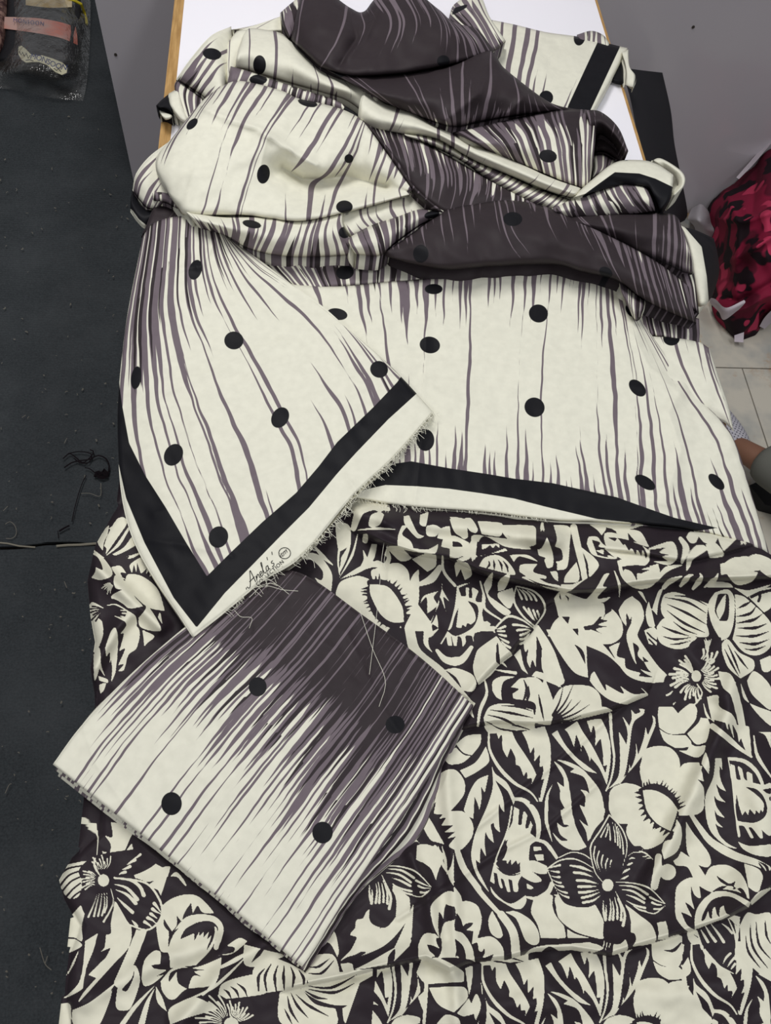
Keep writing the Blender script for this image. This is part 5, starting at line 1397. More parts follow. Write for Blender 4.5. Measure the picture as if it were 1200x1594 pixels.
BASE.paste(S2, [(390, 1430), (520, 1400), (640, 1280), (650, 1300), (640, 1470), (605, 1505), (560, 1530), (480, 1760), (330, 1760), (350, 1594)])
# near strip under the fold
FOLD_N = [(440, 1545), (480, 1535), (540, 1523), (585, 1510), (640, 1499), (662, 1494), (700, 1513), (726, 1501), (762, 1496), (790, 1494), (830, 1482), (890, 1479), (920, 1484), (950, 1489), (985, 1477), (1030, 1464), (1082, 1448), (1125, 1434), (1165, 1413), (1200, 1384), (1350, 1340)]
S = sheet(); whole_panel(S, moved(-340, 361)); BASE.paste(S, [(565, 1760), (585, 1510)] + FOLD_N[4:7] + [(735, 1500), (745, 1760)])
S = sheet(); whole_panel(S, moved(-10, 361)); BASE.paste(S, [(735, 1760), (728, 1500)] + FOLD_N[8:17] + [(1062, 1760)])
S = sheet(); whole_panel(S, moved(316, 328, 3, 760, 1140)); BASE.paste(S, [(1062, 1760), (1062, 1452)] + FOLD_N[16:] + [(1350, 1760)])
BASE.draw('@ 640 1330 0.23333\n- 60,710c 110,700 300,690 440,740 440,1131 60,1131c\n+ 88,710c 180,690 345,780 350,850c 110,865c\n+ 118,890c 350,885 375,960 285,1055c 180,1000\n+ 305,1060c 385,960c 430,1060c 350,1080\n+ 360,760c 410,750 400,880 385,940c\n+ 400,1000c 435,930 465,1010 430,1110c\n+ 170,1131c 230,1070 310,1090 330,1131c\ns+ 30 26 20 80,690 100,860 85,1131\n+ 35,790c 80,850 100,820 110,700 70,700c\n+ 45,950c 80,1040 100,1000 100,900c')
BASE.draw('@ 920 1330 0.23333\n+ 500,560c 590,540 610,640 590,740 500,810c\ns- 6 24 10 490,640 550,640 600,590\n+ 500,940c 520,860 610,840c 720,1000 800,1131 460,1131c\n+ 600,820c 630,800 640,880 630,910c\n+ 990,480c 1040,390 1100,400 1200,400 1210,830 1130,800 1020,680\ns- 4 18 4 1060,460 1080,620 1180,760\ns- 4 18 4 1100,450 1120,600 1200,700\ns- 4 18 4 1030,540 1050,650 1130,760\ns- 4 18 4 1160,440 1170,540 1200,600\n- 700,500c 920,430 970,560 965,680 950,790 860,740 740,600\ns+ 8 14 6 705,510 780,690 950,795\ns+ 6 14 8 915,430 965,560 960,700\ns+ 4 16 20 760,475 800,540 830,580\ns+ 4 16 20 800,465 850,530 885,585\ns+ 4 16 18 730,500 760,550 780,585\ns+ 4 14 16 870,460 910,490 940,525\ns+ 16 14 4 930,660 900,690 880,730\ns+ 16 14 4 955,690 930,720 910,750\ns+ 16 14 4 960,730 945,750 930,770')
# the left end of the cloth
S = sheet()
LEFTEND = '''
@ 120 790 0.182
+ 230,330c 260,240 340,100 400,85 430,130 330,280 240,410c 250,350
+ 170,290c 250,170 275,150c 260,230 230,300 220,370c 190,330
+ 270,180c 300,160 335,150c 300,190
+ 300,400c 400,340 470,250 530,230 540,290 440,360 330,410
s+ 6 30 20 250,410 350,320 440,180
+ 260,470c 400,430 560,380 600,410 540,400 480,430 430,440c 450,410 400,430 340,450
s+ 6 18 6 110,340 180,400 230,430
+ 110,390c 180,390 240,450 300,540 290,590 200,620 120,600c 150,560 160,510c 220,530 180,430
+ 290,510c 370,500 420,560c 370,560 390,600 350,580c 410,610 350,600
+ 310,630c 330,580 420,640 490,760 560,850 440,860 290,770 390,700c 330,690
+ 440,570c 460,480 600,420 680,560 670,600c
s- 40 60 40 430,580 560,590 690,680 760,800
l- 14 100 430,575 560,575 680,660 740,760 800,890
+ 410,620c 440,570 560,590 690,700 750,885c 600,850 440,700
+ 525,950c 540,880 610,850 720,1040 640,1055 540,1020
- 450,870c 590,850 510,960 500,930c 460,940
+ 690,940c 710,900 730,1000c
- 185,660c 240,620 300,640 310,690 250,780c
f+ 310 640 30 120 100 170 6 14 6
+ 110,1010c 170,950 215,980 220,1100 160,1240 130,1220
+ 90,870c 130,810 230,860c 150,1000 100,990
f- 235 870 10 150 120 200 6 6 16
- 250,840c 300,780 400,830 440,880 430,960 340,920 270,900
s+ 6 14 6 250,840 330,830 440,890
s+ 4 14 14 370,880 400,880 425,880
s+ 4 14 14 370,905 400,905 430,910
s+ 4 14 14 370,930 390,935 420,945
+ 430,880c 500,930 510,1010 480,1010 300,920c 400,940
+ 400,960c 530,1040 510,1200 440,1260 400,1390 350,1400c 400,1340 350,1350c 410,1210 360,1230c 400,1080 370,1080c 420,1010
+ 240,1200c 290,1060 330,1030 350,1140 330,1400 290,1500c 300,1380 290,1300c 280,1340c 280,1240 250,1280c
s+ 4 30 4 190,1240 190,1340 235,1440
+ 140,1260c 190,1200 200,1330 150,1480
+ 180,1440c 260,1470 260,1500 190,1480c
+ 200,1594c 190,1520 250,1500c 230,1560
s+ 20 26 4 570,1060 590,1130 575,1180
+ 560,1050c 660,1100 600,1160 575,1190c
'''
S.draw(LEFTEND)
BASE.paste(S, [(120, 780), (330, 780), (330, 980), (230, 1090), (150, 1100), (130, 1100)])
S = sheet(); whole_panel(S, moved(380, -60)); whole_panel(S, moved(330, 300)); whole_panel(S, moved(200, -420)); BASE.paste(S, [(1203, 660), (1350, 660), (1350, 1760), (1203, 1760)])
S = sheet(); whole_panel(S, moved(-375, 520)); whole_panel(S, moved(3, 520)); whole_panel(S, moved(381, 490)); BASE.paste(S, [(80, 1600), (1350, 1600), (1350, 1760), (80, 1760)])
FIELD = BASE.field()


def pick(px, py):
    gx = np.clip((px - FX0) * Print.RS - .5, 0, BASE.w - 2.001); gy = np.clip((py - FY0) * Print.RS - .5, 0, BASE.h - 2.001)
    ix, iy = gx.astype(int), gy.astype(int); fx, fy = gx - ix, gy - iy
    return (FIELD[iy, ix] * (1 - fx) + FIELD[iy, ix + 1] * fx) * (1 - fy) + (FIELD[iy + 1, ix] * (1 - fx) + FIELD[iy + 1, ix + 1] * fx) * fy


# ---- the cloth itself: one sheet with its pleats and folds
def edge_x(y):
    return np.interp(y, [660, 760, 800, 850, 905, 960, 1000, 1040, 1080, 1150, 1240, 1300, 1335, 1370, 1400, 1440, 1480, 1540, 1594, 1660],
                     [215, 205, 176, 148, 136, 141, 148, 141, 147, 150, 152, 150, 112, 92, 100, 122, 108, 101, 106, 112])
ny, nx = 800, 900
yy = np.linspace(690, 1750, ny); ss = np.linspace(0, 1, nx)
XL_ = edge_x(yy); XR_ = np.interp(yy, [690, 760, 820, 850, 872, 905, 960, 1200, 1750], [960, 1090, 1150, 1178, 1214, 1230, 1244, 1290, 1345]); PX = XL_[:, None] + (XR_ - XL_)[:, None] * ss[None, :]; PY = np.repeat(yy[:, None], nx, 1)
Z = 0.009 + 0.0013 * wrinkle(PX, PY, 2.2) + 0.0022 * (1 + np.sin(PX / 70 + PY / 140))


def ledge(pts, A, w, soft=4.0, ends=60):
    """cloth folded over itself: raised on the far side of the line, dropping sharply on the near side"""
    global Z
    d = line_sd(PX, PY, pts); x0, x1 = pts[0][0], pts[-1][0]
    fade = np.clip(np.minimum(PX - x0 + ends * .3, x1 - PX + ends * .3) / ends, 0, 1); fade = fade * fade * (3 - 2 * fade)
    up = np.where(d > 0, np.exp(-d / w) * np.clip(d / 7, 0, 1) ** .5, 0.0)
    dip = np.where(d <= 0, -0.25 * np.exp(d / 10), -0.25 * np.exp(-d / soft))
    Z = Z + A * fade * (up + 0.3 * dip)


def ridge(pts, A, w):
    global Z
    d = line_sd(PX, PY, pts); Z = Z + A * np.exp(-(d / w) ** 2)


ledge([(555, 830), (600, 850), (650, 866), (700, 872), (745, 892), (790, 905), (840, 915), (885, 924), (940, 922), (985, 912), (1040, 906), (1100, 905), (1150, 904), (1230, 900)], 0.0493, 30)
ledge([(930, 855), (1000, 862), (1060, 876), (1090, 872), (1170, 850), (1230, 840)], 0.0174, 20)
ledge([(728, 1088), (745, 1066), (775, 1036), (798, 1018), (828, 978), (850, 945), (875, 930)], 0.0203, 40)
ledge(EDGE_A[:9], 0.0217, 42)
ledge(FOLD_N, 0.0290, 34, ends=40)
ledge([(250, 912), (290, 950), (330, 985)], 0.0116, 18, ends=20)
ridge([(1010, 1380), (1045, 1310), (1080, 1235), (1105, 1180), (1135, 1110), (1140, 1060)], 0.0189, 17)
ridge([(1120, 1080), (1075, 1010), (1110, 960), (1190, 1000)], 0.0108, 18)
ridge([(690, 1130), (696, 1220), (705, 1330), (708, 1500), (712, 1600)], 0.0081, 12)
ridge([(640, 1330), (668, 1400), (680, 1470), (700, 1513)], 0.0095, 12)
ridge([(1180, 1180), (1190, 1300), (1150, 1420)], 0.0108, 24)
ridge([(280, 1594), (360, 1500), (430, 1460), (480, 1440)], 0.0135, 16)
ridge([(130, 1560), (240, 1500), (330, 1470)], 0.0108, 18)
ridge([(560, 800), (640, 812), (720, 820), (860, 840)], 0.0216, 16)
ridge([(700, 870), (640, 840), (600, 815)], 0.0135, 12)
ridge([(840, 830), (900, 850), (1000, 868), (1100, 850)], 0.0135, 22)
ridge([(148, 880), (200, 930), (250, 975)], 0.0162, 12)
ridge([(140, 1050), (180, 980), (200, 960)], 0.0135, 12)
ridge([(560, 1540), (700, 1575), (900, 1560), (1130, 1540)], 0.0081, 26)
ridge([(820, 1480), (870, 1560), (880, 1650)], 0.0068, 20)
ridge([(740, 1290), (800, 1240), (850, 1200), (900, 1160), (980, 1090)], 0.0030, 5)
ridge([(620, 1430), (770, 1330), (850, 1290), (930, 1220)], 0.0030, 5)
Zb = np.clip(Z, 0.0025, None)
# lower where other cloth lies on it, so that nothing is pierced
for poly, hh in (([(82, 1190), (300, 966), (440, 880), (735, 1098), (650, 1300), (474, 1510), (160, 1262)], .009), ([(140, 660), (660, 660), (676, 641), (548, 780), (440, 890), (300, 995), (205, 850)], .014)):
    m = np.clip((poly_sdf(PX, PY, poly) + 6) / 18, 0, 1); Zb = Zb * (1 - m) + np.minimum(Zb, hh) * m
m = np.clip((np.interp(PX, [500, 560, 620, 675, 760, 850, 930, 1010, 1080, 1142, 1198], [775, 785, 788, 793, 799, 810, 812, 818, 826, 842, 864]) - PY + 4) / 16, 0, 1)
Zb = Zb * (1 - m) + np.minimum(Zb, .011) * m
e = ss[None, :] * (XR_ - XL_)[:, None]
q = np.clip(1 - e / 16, 0, 1); Zb = Zb - 0.022 * (1 - np.sqrt(1 - q ** 2 * .999))
co = un(PX, PY, TOP + Zb)
on = co[:, :, 0] > XL - 0.0205
co[:, :, 2] = np.where(on, np.maximum(co[:, :, 2], TOP + 0.0022), co[:, :, 2])
idx = np.arange(ny * nx).reshape(ny, nx)
quads = np.stack([idx[:-1, :-1], idx[1:, :-1], idx[1:, 1:], idx[:-1, 1:]], -1).reshape(-1, 4)
ink = 0.5 - pick(PX, PY)
# hem that hangs below the table edge on the left
hem = co[:, 0].copy(); hem[:, 2] -= 0.05; hem[:, 0] = np.minimum(hem[:, 0] + 0.004 * np.sin(yy / 23), XL - 0.022)
co[:, 0, 0] = np.minimum(co[:, 0, 0], XL - 0.021)
n = ny * nx; hi = np.arange(ny) + n
quads = np.concatenate([quads, np.stack([idx[:-1, 0], hi[:-1], hi[1:], idx[1:, 0]], -1)[:, ::-1]])
me = mesh_np('floral_cloth', np.concatenate([co.reshape(-1, 3), hem]), quads, {'ink_dark': np.concatenate([ink.ravel(), ink[:, 0]])})
fl = link('floral_cloth', me, M_FLORAL)
tag(fl, 'large cream cloth with bold black flower and leaf print over the near table half', 'cloth')
# ------------------------------------------------------------------ things around the table
def sheet_patch(rows, zs, wr, seed, ds=4, dt=4, edge='', skirt=0, rw=5, drop=.004):
    c = Cloth(); c.patch(rows, [0] * len(rows), [np.array(z) - TOP for z in zs], seed, edge=edge, rw=rw, drop=drop, skirt=skirt, wr=wr, ds=ds, dt=dt, solid='cream')
    return c


def finish(c, name, mat, parent=None):
    co = np.concatenate(c.co)
    return link(name, mesh_np(name, co, np.concatenate(c.q)), mat, parent)


# black cloth slung off the right edge of the table
m_blk, nt, b = new_mat('black_cotton', lin(35, 35, 39), 0.75, 0.15)
bump(nt, b, noise(nt, 500, 2), 0.2, 0.0006)
c = sheet_patch([[(966, 105), (988, 108), (1012, 111), (1031, 113)], [(980, 150), (1000, 155), (1025, 160), (1044, 172)], [(990, 200), (1012, 205), (1035, 212), (1050, 225)], [(1000, 250), (1022, 258), (1045, 268), (1062, 285)], [(1015, 300), (1035, 308), (1055, 318), (1070, 330)], [(1030, 345), (1045, 346), (1057, 347), (1066, 343)]],
                [[.585, .55, .49, .44], [.585, .53, .46, .38], [.585, .5, .42, .33], [.585, .47, .36, .24], [.58, .42, .28, .14], [.56, .38, .24, .10]], .0015, 3)
tag(finish(c, 'black_cloth', m_blk), 'plain black cloth length hanging off the right edge of the white table', 'cloth')

# crimson garment in a heap on the tiles
m_red, nt, b = new_mat('crimson_print', lin(110, 22, 42), 0.75, 0.2)
n1 = noise(nt, 10, 2, 0.4); n2 = noise(nt, 13, 2, 0.5); n3 = noise(nt, 17, 1, 0.5, stretch=(1.2, 1, 0.6))
c1 = mixc(nt, ramp(nt, n1, 0.46, 0.5), lin(84, 14, 36), lin(128, 24, 54))
c1 = mixc(nt, ramp(nt, n2, 0.52, 0.55), c1, lin(26, 12, 20))
c1 = mixc(nt, ramp(nt, n3, 0.62, 0.64), c1, lin(178, 52, 84))
nt.links.new(c1, b.inputs['Base Color'])
gar = empty('garment', tuple(un(1210, 430, 0.0)), 'crimson and black printed garment heaped on the stone tiles against the grey counter', 'garment')
rows = [[(1100, 316), (1125, 297), (1160, 262), (1200, 215), (1290, 175), (1400, 150)], [(1104, 345), (1135, 335), (1170, 320), (1210, 300), (1290, 285), (1400, 275)], [(1108, 400), (1140, 395), (1175, 390), (1215, 385), (1300, 370), (1400, 365)],
        [(1106, 455), (1140, 450), (1175, 450), (1215, 445), (1300, 440), (1400, 430)], [(1112, 492), (1135, 490), (1165, 485), (1205, 470), (1290, 480), (1390, 470)], [(1128, 512), (1148, 530), (1175, 522), (1203, 496), (1290, 510), (1390, 500)]]
zs = [[.03, .09, .15, .22, .26, .26], [.02, .15, .22, .27, .28, .18], [.015, .13, .2, .23, .22, .14], [.012, .1, .14, .16, .14, .08], [.01, .07, .09, .1, .08, .03], [.004, .006, .006, .004, .004, .004]]
c = Cloth()
c.patch(rows, [0] * 6, [np.array(z) - TOP for z in zs], 7, edge='', skirt=0, wr=.006, ds=2.5, dt=2.5, solid='cream',
        creases=[([(1110, 420), (1150, 400), (1200, 370)], .02, 7), ([(1105, 455), (1150, 470), (1200, 440)], -.015, 6), ([(1120, 340), (1160, 345), (1200, 330)], .018, 8), ([(1130, 300), (1150, 350), (1145, 420)], .014, 8), ([(1120, 490), (1160, 480), (1200, 460)], .012, 6), ([(1180, 260), (1170, 330)], -.014, 8)])
cc = np.concatenate(c.co); cc[:, 2] = np.maximum(cc[:, 2], 0.002); cc[:, 1] = np.minimum(cc[:, 1], YC - 0.01); c.co = [cc]
finish(c, 'crumpled_fabric', m_red, gar)
m_lin, _, _ = new_mat('pale_lining', lin(196, 186, 194), 0.8, 0.2)
def lining(rows, zs, name='lining'):
    o = finish(sheet_patch(rows, zs, .0012, 5, ds=3, dt=3), name, m_lin, gar); return o
lining([[(1103, 463), (1114, 466), (1130, 479), (1158, 467)], [(1105, 470), (1117, 476), (1130, 486), (1160, 471)], [(1108, 475), (1119, 486), (1127, 498), (1150, 482)]], [[.05, .08, .11, .13], [.04, .075, .1, .13], [.02, .04, .06, .1]])
lining([[(1182, 508), (1192, 492), (1215, 470)], [(1190, 512), (1202, 502), (1225, 488)]], [[.03, .07, .11], [.012, .015, .02]])
tg = lining([[(1143, 522), (1158, 517)], [(1143, 532), (1157, 533)]], [[.03, .03], [.018, .018]], 'sewn_tag'); tg['label'] = 'small white sewn tag'
lining([[(1146, 276), (1172, 246), (1204, 208)], [(1150, 279), (1176, 252), (1206, 216)]], [[.17, .2, .25], [.175, .21, .255]])
m_pap, _, _ = new_mat('white_paper', lin(170, 165, 170), 0.8, 0.2)
c = sheet_patch([[(1077, 324), (1092, 318), (1106, 333)], [(1071, 340), (1090, 340), (1112, 348)], [(1080, 352), (1095, 356), (1116, 358)], [(1084, 366), (1098, 368), (1112, 372)]], [[.02, .06, .03], [.04, .09, .03], [.03, .07, .05], [.01, .03, .01]], .009, 9, ds=1.5, dt=1.5)
tag(finish(c, 'paper', m_pap), 'crumpled pale paper on the floor between the counter and the crimson garment', 'paper')

# clear bags with packed garments on the far carpet
m_bag = bpy.data.materials.new('clear_plastic'); m_bag.use_nodes = True; nt = m_bag.node_tree
for n in list(nt.nodes): nt.nodes.remove(n)
out = N(nt, 'ShaderNodeOutputMaterial'); tr = N(nt, 'ShaderNodeBsdfTransparent'); gl = N(nt, 'ShaderNodeBsdfGlossy'); df = N(nt, 'ShaderNodeBsdfDiffuse'); gl.inputs['Roughness'].default_value = 0.12
df.inputs['Color'].default_value = lin(170, 165, 160); m1 = N(nt, 'ShaderNodeMixShader'); m2 = N(nt, 'ShaderNodeMixShader')
fr = N(nt, 'ShaderNodeLayerWeight'); fr.inputs[0].default_value = 0.35
bp = N(nt, 'ShaderNodeBump'); bp.inputs['Strength'].default_value = 0.8; bp.inputs['Distance'].default_value = 0.012
nt.links.new(noise(nt, 38, 3, 0.6), bp.inputs['Height']); nt.links.new(bp.outputs[0], gl.inputs['Normal']); nt.links.new(bp.outputs[0], fr.inputs['Normal'])
nt.links.new(ramp2(nt, fr.outputs['Facing'], 0.05, 0.8, 0.04, 0.55), m1.inputs[0]); nt.links.new(tr.outputs[0], m1.inputs[1]); nt.links.new(gl.outputs[0], m1.inputs[2])
m2.inputs[0].default_value = 0.05; nt.links.new(m1.outputs[0], m2.inputs[1]); nt.links.new(df.outputs[0], m2.inputs[2]); nt.links.new(m2.outputs[0], out.inputs['Surface'])
m_fold, nt, b = new_mat('packed_black_knit', lin(30, 29, 33), 0.55, 0.35)
bump(nt, b, noise(nt, 22, 3), 0.5, 0.01)
pk = empty('garment_pack', tuple(un(60, 60, 0.013)), 'black garments in a clear plastic bag with a peach band, on the far carpet', 'pack')
def solid_patch(name, rows, zs, mat, parent, floor_z=0.016, wr=.002, seed=3):
    c = sheet_patch(rows, zs, wr, seed, ds=3, dt=3)
    o = finish(c, name, mat, parent); return o
solid_patch('folded_garment', [[(10, -70), (14, -72), (60, -76), (120, -70), (134, -66)], [(8, 10), (14, 8), (60, 10), (118, 14), (132, 20)], [(4, 60), (10, 55), (60, 60), (112, 68), (124, 74)], [(-4, 92), (2, 90), (60, 96), (112, 100), (120, 100)], [(-2, 100), (6, 102), (60, 110), (110, 110), (116, 106)]],
            [[.02, .06, .07, .06, .02], [.02, .075, .085, .075, .02], [.02, .075, .085, .07, .02], [.02, .06, .07, .055, .02], [.018, .02, .022, .02, .018]], m_fold, pk)
m_pch, nt, b = new_mat('peach_print', lin(205, 150, 130), 0.4, 0.4)
nt.links.new(mixc(nt, ramp(nt, noise(nt, 9, 3), 0.45, 0.65), lin(198, 160, 150), lin(200, 92, 66)), b.inputs['Base Color'])
c = sheet_patch([[(5, 26), (55, 28), (92, 34), (118, 42)], [(4, 36), (54, 40), (92, 46), (120, 56)], [(3, 44), (54, 51), (94, 59), (121, 70)]], [[.082, .094, .09, .07], [.083, .095, .09, .068], [.082, .094, .088, .062]], .0005, 2, ds=2, dt=2)
band = finish(c, 'printed_band', m_pch, pk)
m_blue, _, _ = new_mat('blue_ink', lin(48, 58, 112), 0.5, 0.3)
def floor_text(body, size, o, d, z, mat, parent, shear=0.0, sp=1.0, sag=0.0):
    me = text_mesh(body, size, shear, sp); n = len(me.vertices); a = np.empty(n * 3, np.float32); me.vertices.foreach_get('co', a); a = a.reshape(-1, 3)
    dx = unit(*d); dy = (dx[1], -dx[0])
    bow = sag * np.sin(a[:, 0] / max(a[:, 0].max(), 1e-6) * 6.28)
    px = o[0] + a[:, 0] * dx[0] + (a[:, 1] + bow) * dy[0]; py = o[1] + a[:, 0] * dx[1] + (a[:, 1] + bow) * dy[1]
    w = un(px, py, z if np.isscalar(z) else np.interp(px, z[0], z[1])); me.vertices.foreach_set('co', w.astype(np.float32).ravel()); me.update()
    return link('lettering', me, mat, parent)
floor_text('MONSOON', 8.5, (20, 34), (60, 7), 0.0985, m_blue, band, 0.0, 1.15)
m_yel, _, _ = new_mat('yellow_strap', lin(196, 178, 40), 0.5, 0.3)
m_crm, nt, b = new_mat('photo_print', lin(196, 172, 130), 0.4, 0.3)
nt.links.new(mixc(nt, ramp(nt, noise(nt, 16, 3), 0.4, 0.6), lin(205, 190, 160), lin(160, 130, 60)), b.inputs['Base Color'])
c = sheet_patch([[(40, -14), (78, -14), (112, -10)], [(40, 8), (78, 12), (112, 11)]], [[.091, .096, .09], [.091, .096, .09]], .0004, 2, ds=2, dt=2); finish(c, 'printed_card', m_crm, pk)
mb = MB(); mb.tube([tuple(p) for p in un(np.array([104, 116, 126, 131, 134, 135]), np.array([-3, 1, 6, 18, 28, 38]), np.array([.094, .09, .08, .05, .035, .03]))], 0.004, 6); mb.build('strap', m_yel, pk)
m_lab, _, _ = new_mat('cream_label', lin(205, 200, 172), 0.45, 0.4)
L = np.array([(115, 290), (135, 284), (160, 305), (190, 336), (225, 345), (262, 344), (330, 365), (390, 390), (418, 420), (416, 452), (385, 466), (345, 448), (290, 402), (240, 384), (200, 384), (160, 388), (135, 372), (113, 335)]) / 4
Lc = L.mean(0)
def label_mesh(scale, z):
    P = un(Lc[0] + (L[:, 0] - Lc[0]) * scale, Lc[1] + (L[:, 1] - Lc[1]) * scale, z); mb = MB(); mb.slab([(p[0], p[1]) for p in P], z - 0.002, z); return mb
m_dk, _, _ = new_mat('dark_outline', lin(40, 42, 50), 0.5, 0.3)
lb = label_mesh(1.06, 0.0905).build('sock_shaped_label', m_dk, pk); tag(lb, 'cream sock-shaped label with blue lettering')
label_mesh(1.0, 0.0915).build('label_face', m_lab, lb)
floor_text('MONSOON', 12, (46, 91), (54, 17), 0.0921, m_blue, lb, 0.0, 0.92, 1.5)
for pts in ([(30, 80), (33, 86), (35, 81), (38, 88), (41, 83), (44, 91), (47, 86)], [(40, 94), (46, 93), (52, 95)], [(84, 106), (88, 110), (91, 107), (95, 112)]):
    mb = MB(); mb.tube([tuple(un(x, y, 0.092)) for x, y in pts], 0.0011, 4); mb.build('label_script', m_dk, lb)
c = sheet_patch([[(8, -85), (30, -88), (80, -86), (142, -80)], [(6, 0), (36, 0), (90, 2), (141, 10)], [(2, 60), (36, 64), (90, 70), (139, 80)], [(-8, 100), (30, 106), (90, 112), (136, 120)], [(-20, 122), (30, 128), (85, 138), (133, 140)], [(-10, 136), (35, 142), (84, 153), (129, 157)]],
                [[.03, .09, .095, .03], [.035, .107, .11, .03], [.03, .1, .104, .028], [.026, .096, .096, .024], [.02, .05, .05, .02], [.016, .019, .02, .016]], .004, 6, ds=2.5, dt=2.5)
finish(c, 'clear_bag', m_bag, pk)
m_brn, nt, b = new_mat('packed_brown_knit', lin(96, 66, 62), 0.6, 0.3)
nt.links.new(mixc(nt, ramp(nt, noise(nt, 60, 3), 0.4, 0.6), lin(70, 44, 44), lin(150, 118, 108)), b.inputs['Base Color'])
p2 = empty('garment_pack', tuple(un(-20, 30, 0.013)), 'reddish brown packed garment cut off by the left edge of the photo', 'pack')
solid_patch('folded_garment', [[(-120, -70), (-60, -72), (6, -70), (14, -66)], [(-120, 0), (-60, 0), (4, 2), (13, 5)], [(-120, 60), (-60, 64), (0, 70), (9, 74)], [(-118, 84), (-60, 88), (-6, 90), (2, 90)]], [[.02, .06, .06, .02], [.02, .09, .09, .02], [.02, .08, .08, .02], [.016, .02, .02, .016]], m_brn, p2)
c = sheet_patch([[(-130, -80), (-60, -82), (16, -76)], [(-130, 0), (-60, 0), (16, 6)], [(-126, 90), (-60, 96), (4, 96)]], [[.03, .1, .03], [.03, .11, .03], [.016, .03, .016]], .003, 8); finish(c, 'clear_bag', m_bag, p2)

# thread tangle, lint
m_thr, _, _ = new_mat('dark_thread', lin(26, 20, 24), 0.9, 0.1); m_lint, _, _ = new_mat('pale_lint', lin(120, 116, 108), 0.9, 0.1)
mb = MB()
def floor_strand(pts, r, z=0.0165, n=16):
    P = resample(np.array(pts, float), n); mb.tube([tuple(un(p[0], p[1], z)) for p in P], r, 4)
for pts, r in (([(100, 728), (112, 720), (126, 717), (140, 715), (152, 709), (165, 714), (170, 726), (168, 738)], .0016), ([(98, 714), (108, 706), (118, 712), (128, 720), (136, 716), (146, 704), (140, 700)], .0013), ([(106, 706), (124, 703), (142, 707), (138, 720), (124, 720), (116, 714)], .0012),
               ([(134, 740), (128, 752), (122, 770), (116, 792), (112, 812)], .0009), ([(92, 827), (100, 822), (108, 818)], .002), ([(90, 826), (91, 838)], .0007), ([(150, 738), (140, 730), (132, 728)], .0012)): floor_strand(pts, r)
floor_strand([(148, 742), (152, 733), (157, 741), (162, 731), (167, 741), (158, 744), (150, 738), (160, 736), (166, 743), (155, 742)], .0035, .017)
tag(mb.build('thread_tangle', m_thr), 'tangle of dark threads on the charcoal carpet beside the striped cloth', 'thread')
mb = MB()
for pts in ([(8, 816), (16, 812), (24, 820), (25, 832), (18, 838), (9, 838)], [(126, 768), (140, 768), (156, 772), (157, 752)], [(5, 795), (12, 788)], [(100, 905), (104, 915)], [(34, 650), (40, 646)], [(8, 1235), (14, 1222), (18, 1220)], [(100, 690), (104, 682)], [(62, 1475), (70, 1500), (80, 1510)], [(70, 1500), (74, 1488)]): floor_strand(pts, .0007)
rnd = random.Random(11)
for k in range(150):
    x, y = rnd.uniform(0, 205), rnd.uniform(160, 1590)
    a = rnd.uniform(0, 6.28); L_ = rnd.uniform(1.5, 4.5)
    floor_strand([(x, y), (x + L_ * .5 * math.cos(a) + .5, y + L_ * .5 * math.sin(a)), (x + L_ * math.cos(a + .6), y + L_ * math.sin(a + .6))], rnd.choice((.0006, .0008, .0013)), .0145, 4)
tag(mb.build('lint', m_lint), 'pale lint and thread ends scattered over the carpet', 'lint', kind='stuff')

# the person who sits on the floor to the right: only one foot reaches into view
m_skin, _, _ = new_mat('brown_skin', lin(128, 92, 74), 0.55, 0.3)
m_trs, nt, b = new_mat('grey_trouser', lin(104, 104, 98), 0.9, 0.1)
m_shirt, _, _ = new_mat('dark_shirt', lin(52, 56, 66), 0.9, 0.1); m_hair, _, _ = new_mat('black_hair', lin(22, 20, 20), 0.6, 0.3)
def grown(name, chains, mat, parent, levels=2):
    """limbs grown from joined edges: chains of (point, radius); a point met again is the same joint"""
    vid, V, R, E = {}, [], [], []
    for ch in chains:
        last = None
        for p, r in ch:
            k = tuple(round(q, 3) for q in p)
            if k not in vid: vid[k] = len(V); V.append(k); R.append(r)
            if last is not None: E.append((last, vid[k]))
            last = vid[k]
    me = bpy.data.meshes.new(name); me.from_pydata(V, E, []); o = bpy.data.objects.new(name, me); COL.objects.link(o)
    sk = o.modifiers.new('skin', 'SKIN'); sub = o.modifiers.new('sub', 'SUBSURF'); sub.levels = sub.render_levels = levels
    for i, d in enumerate(me.skin_vertices[0].data): d.radius = (R[i], R[i]) if np.isscalar(R[i]) else R[i]; d.use_root = i == 0
    ev = o.evaluated_get(bpy.context.evaluated_depsgraph_get()); m2 = bpy.data.meshes.new_from_object(ev); bpy.data.objects.remove(o, do_unlink=True)
    for q in m2.polygons: q.use_smooth = True
    m2.name = name
    return link(name, m2, mat, parent)
pe = empty('person', (1.68, 0.45, 0), 'seated person in grey trousers with one white mesh shoe reaching in at the right', 'person')
pel, kn1, an1 = (1.68, 0.45, .13), (1.29, 0.49, .25), (1.05, 0.862, .088)
kn2, an2 = (1.46, 0.08, .22), (1.34, 0.40, .07)
neck, head = (1.74, .45, .66), (1.71, .45, .80); chest = (1.74, .45, .56)
sh1, sh2 = (1.73, .63, .58), (1.73, .27, .58)
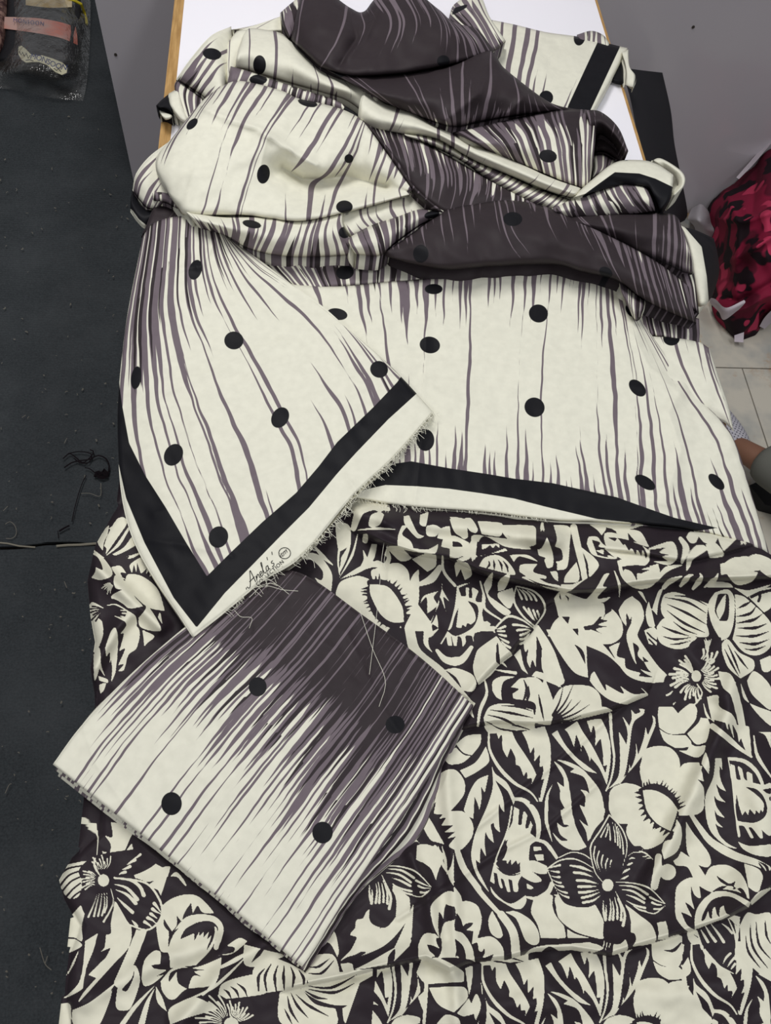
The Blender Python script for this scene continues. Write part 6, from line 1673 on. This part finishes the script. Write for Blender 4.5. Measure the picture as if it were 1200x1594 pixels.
grown('body', [[(pel, .12), ((1.71, .45, .36), .115), (chest, .11), (neck, .052), (head, .085), ((1.70, .45, .88), .07)],
               [(chest, .11), (sh1, .055), ((1.60, .77, .38), .04), ((1.43, .68, .33), .027), ((1.36, .64, .32), .03)], [(chest, .11), (sh2, .055), ((1.62, .14, .36), .04), ((1.50, .14, .30), .027), ((1.45, .15, .285), .03)],
               [(pel, .12), ((1.50, .50, .17), .085), (kn1, .055), ((1.17, .68, .175), .05), ((1.075, .82, .105), .034), (an1, .028), ((1.04, .91, .05), .028)],
               [(pel, .12), ((1.60, .30, .14), .085), (kn2, .055), ((1.41, .24, .14), .05), (an2, .032), ((1.31, .48, .04), .03)]], m_skin, pe)
grown('trousers', [[(pel, .138), ((1.50, .50, .175), .10), (kn1, .075), ((1.17, .67, .175), .066), ((1.078, .815, .112), .054), ((1.060, .848, .10), .049)], [(pel, .138), ((1.60, .30, .145), .10), (kn2, .075), ((1.41, .24, .14), .066), ((1.36, .35, .085), .06)]], m_trs, pe)
grown('shirt', [[((1.69, .45, .22), .14), ((1.71, .45, .36), .132), ((1.74, .45, .55), .125), ((1.74, .45, .625), .065)], [((1.74, .45, .55), .125), (sh1, .072), ((1.63, .74, .43), .056)], [((1.74, .45, .55), .125), (sh2, .072), ((1.64, .17, .42), .056)]], m_shirt, pe)
grown('hair', [[((1.75, .45, .86), .075), ((1.73, .45, .90), .082), ((1.70, .45, .915), .07)]], m_hair, pe, 1)
m_shoe, nt, b = new_mat('white_mesh_shoe', lin(176, 174, 182), 0.7, 0.25)
tc = N(nt, 'ShaderNodeTexCoord'); mp = N(nt, 'ShaderNodeMapping'); mp.inputs['Scale'].default_value = (135, 135, 135); mp.inputs['Rotation'].default_value = (0, 0, 0.65)
vo = N(nt, 'ShaderNodeTexVoronoi'); vo.inputs['Scale'].default_value = 1; vo.inputs['Randomness'].default_value = 0.15; vo.voronoi_dimensions = '2D'
nt.links.new(tc.outputs['Object'], mp.inputs[0]); nt.links.new(mp.outputs[0], vo.inputs['Vector'])
nt.links.new(mixc(nt, ramp(nt, vo.outputs['Distance'], 0.2, 0.3), lin(82, 82, 92), lin(176, 174, 182)), b.inputs['Base Color'])
grown('shoe', [[((1.052, .868, .050), (.034, .034)), ((1.045, .91, .052), (.041, .038)), ((1.03, .965, .047), (.046, .036)), ((1.005, 1.03, .038), (.047, .03)), ((.985, 1.085, .03), (.04, .022))]], m_shoe, pe)
grown('shoe', [[((1.345, .39, .05), .036), ((1.325, .44, .05), .044), ((1.30, .51, .042), .045), ((1.275, .58, .033), .038)]], m_shoe, pe)
m_sole, _, _ = new_mat('black_rubber', lin(24, 24, 26), 0.7, 0.3)
mb = MB(); P = un(np.array([1166, 1184, 1215, 1250, 1240, 1190]), np.array([756, 748, 745, 770, 800, 786]), .03); mb.slab([(p[0], p[1]) for p in P], 0.001, .032)
tag(mb.build('sandal', m_sole), 'black sandal on the floor below the grey trouser leg', 'sandal')
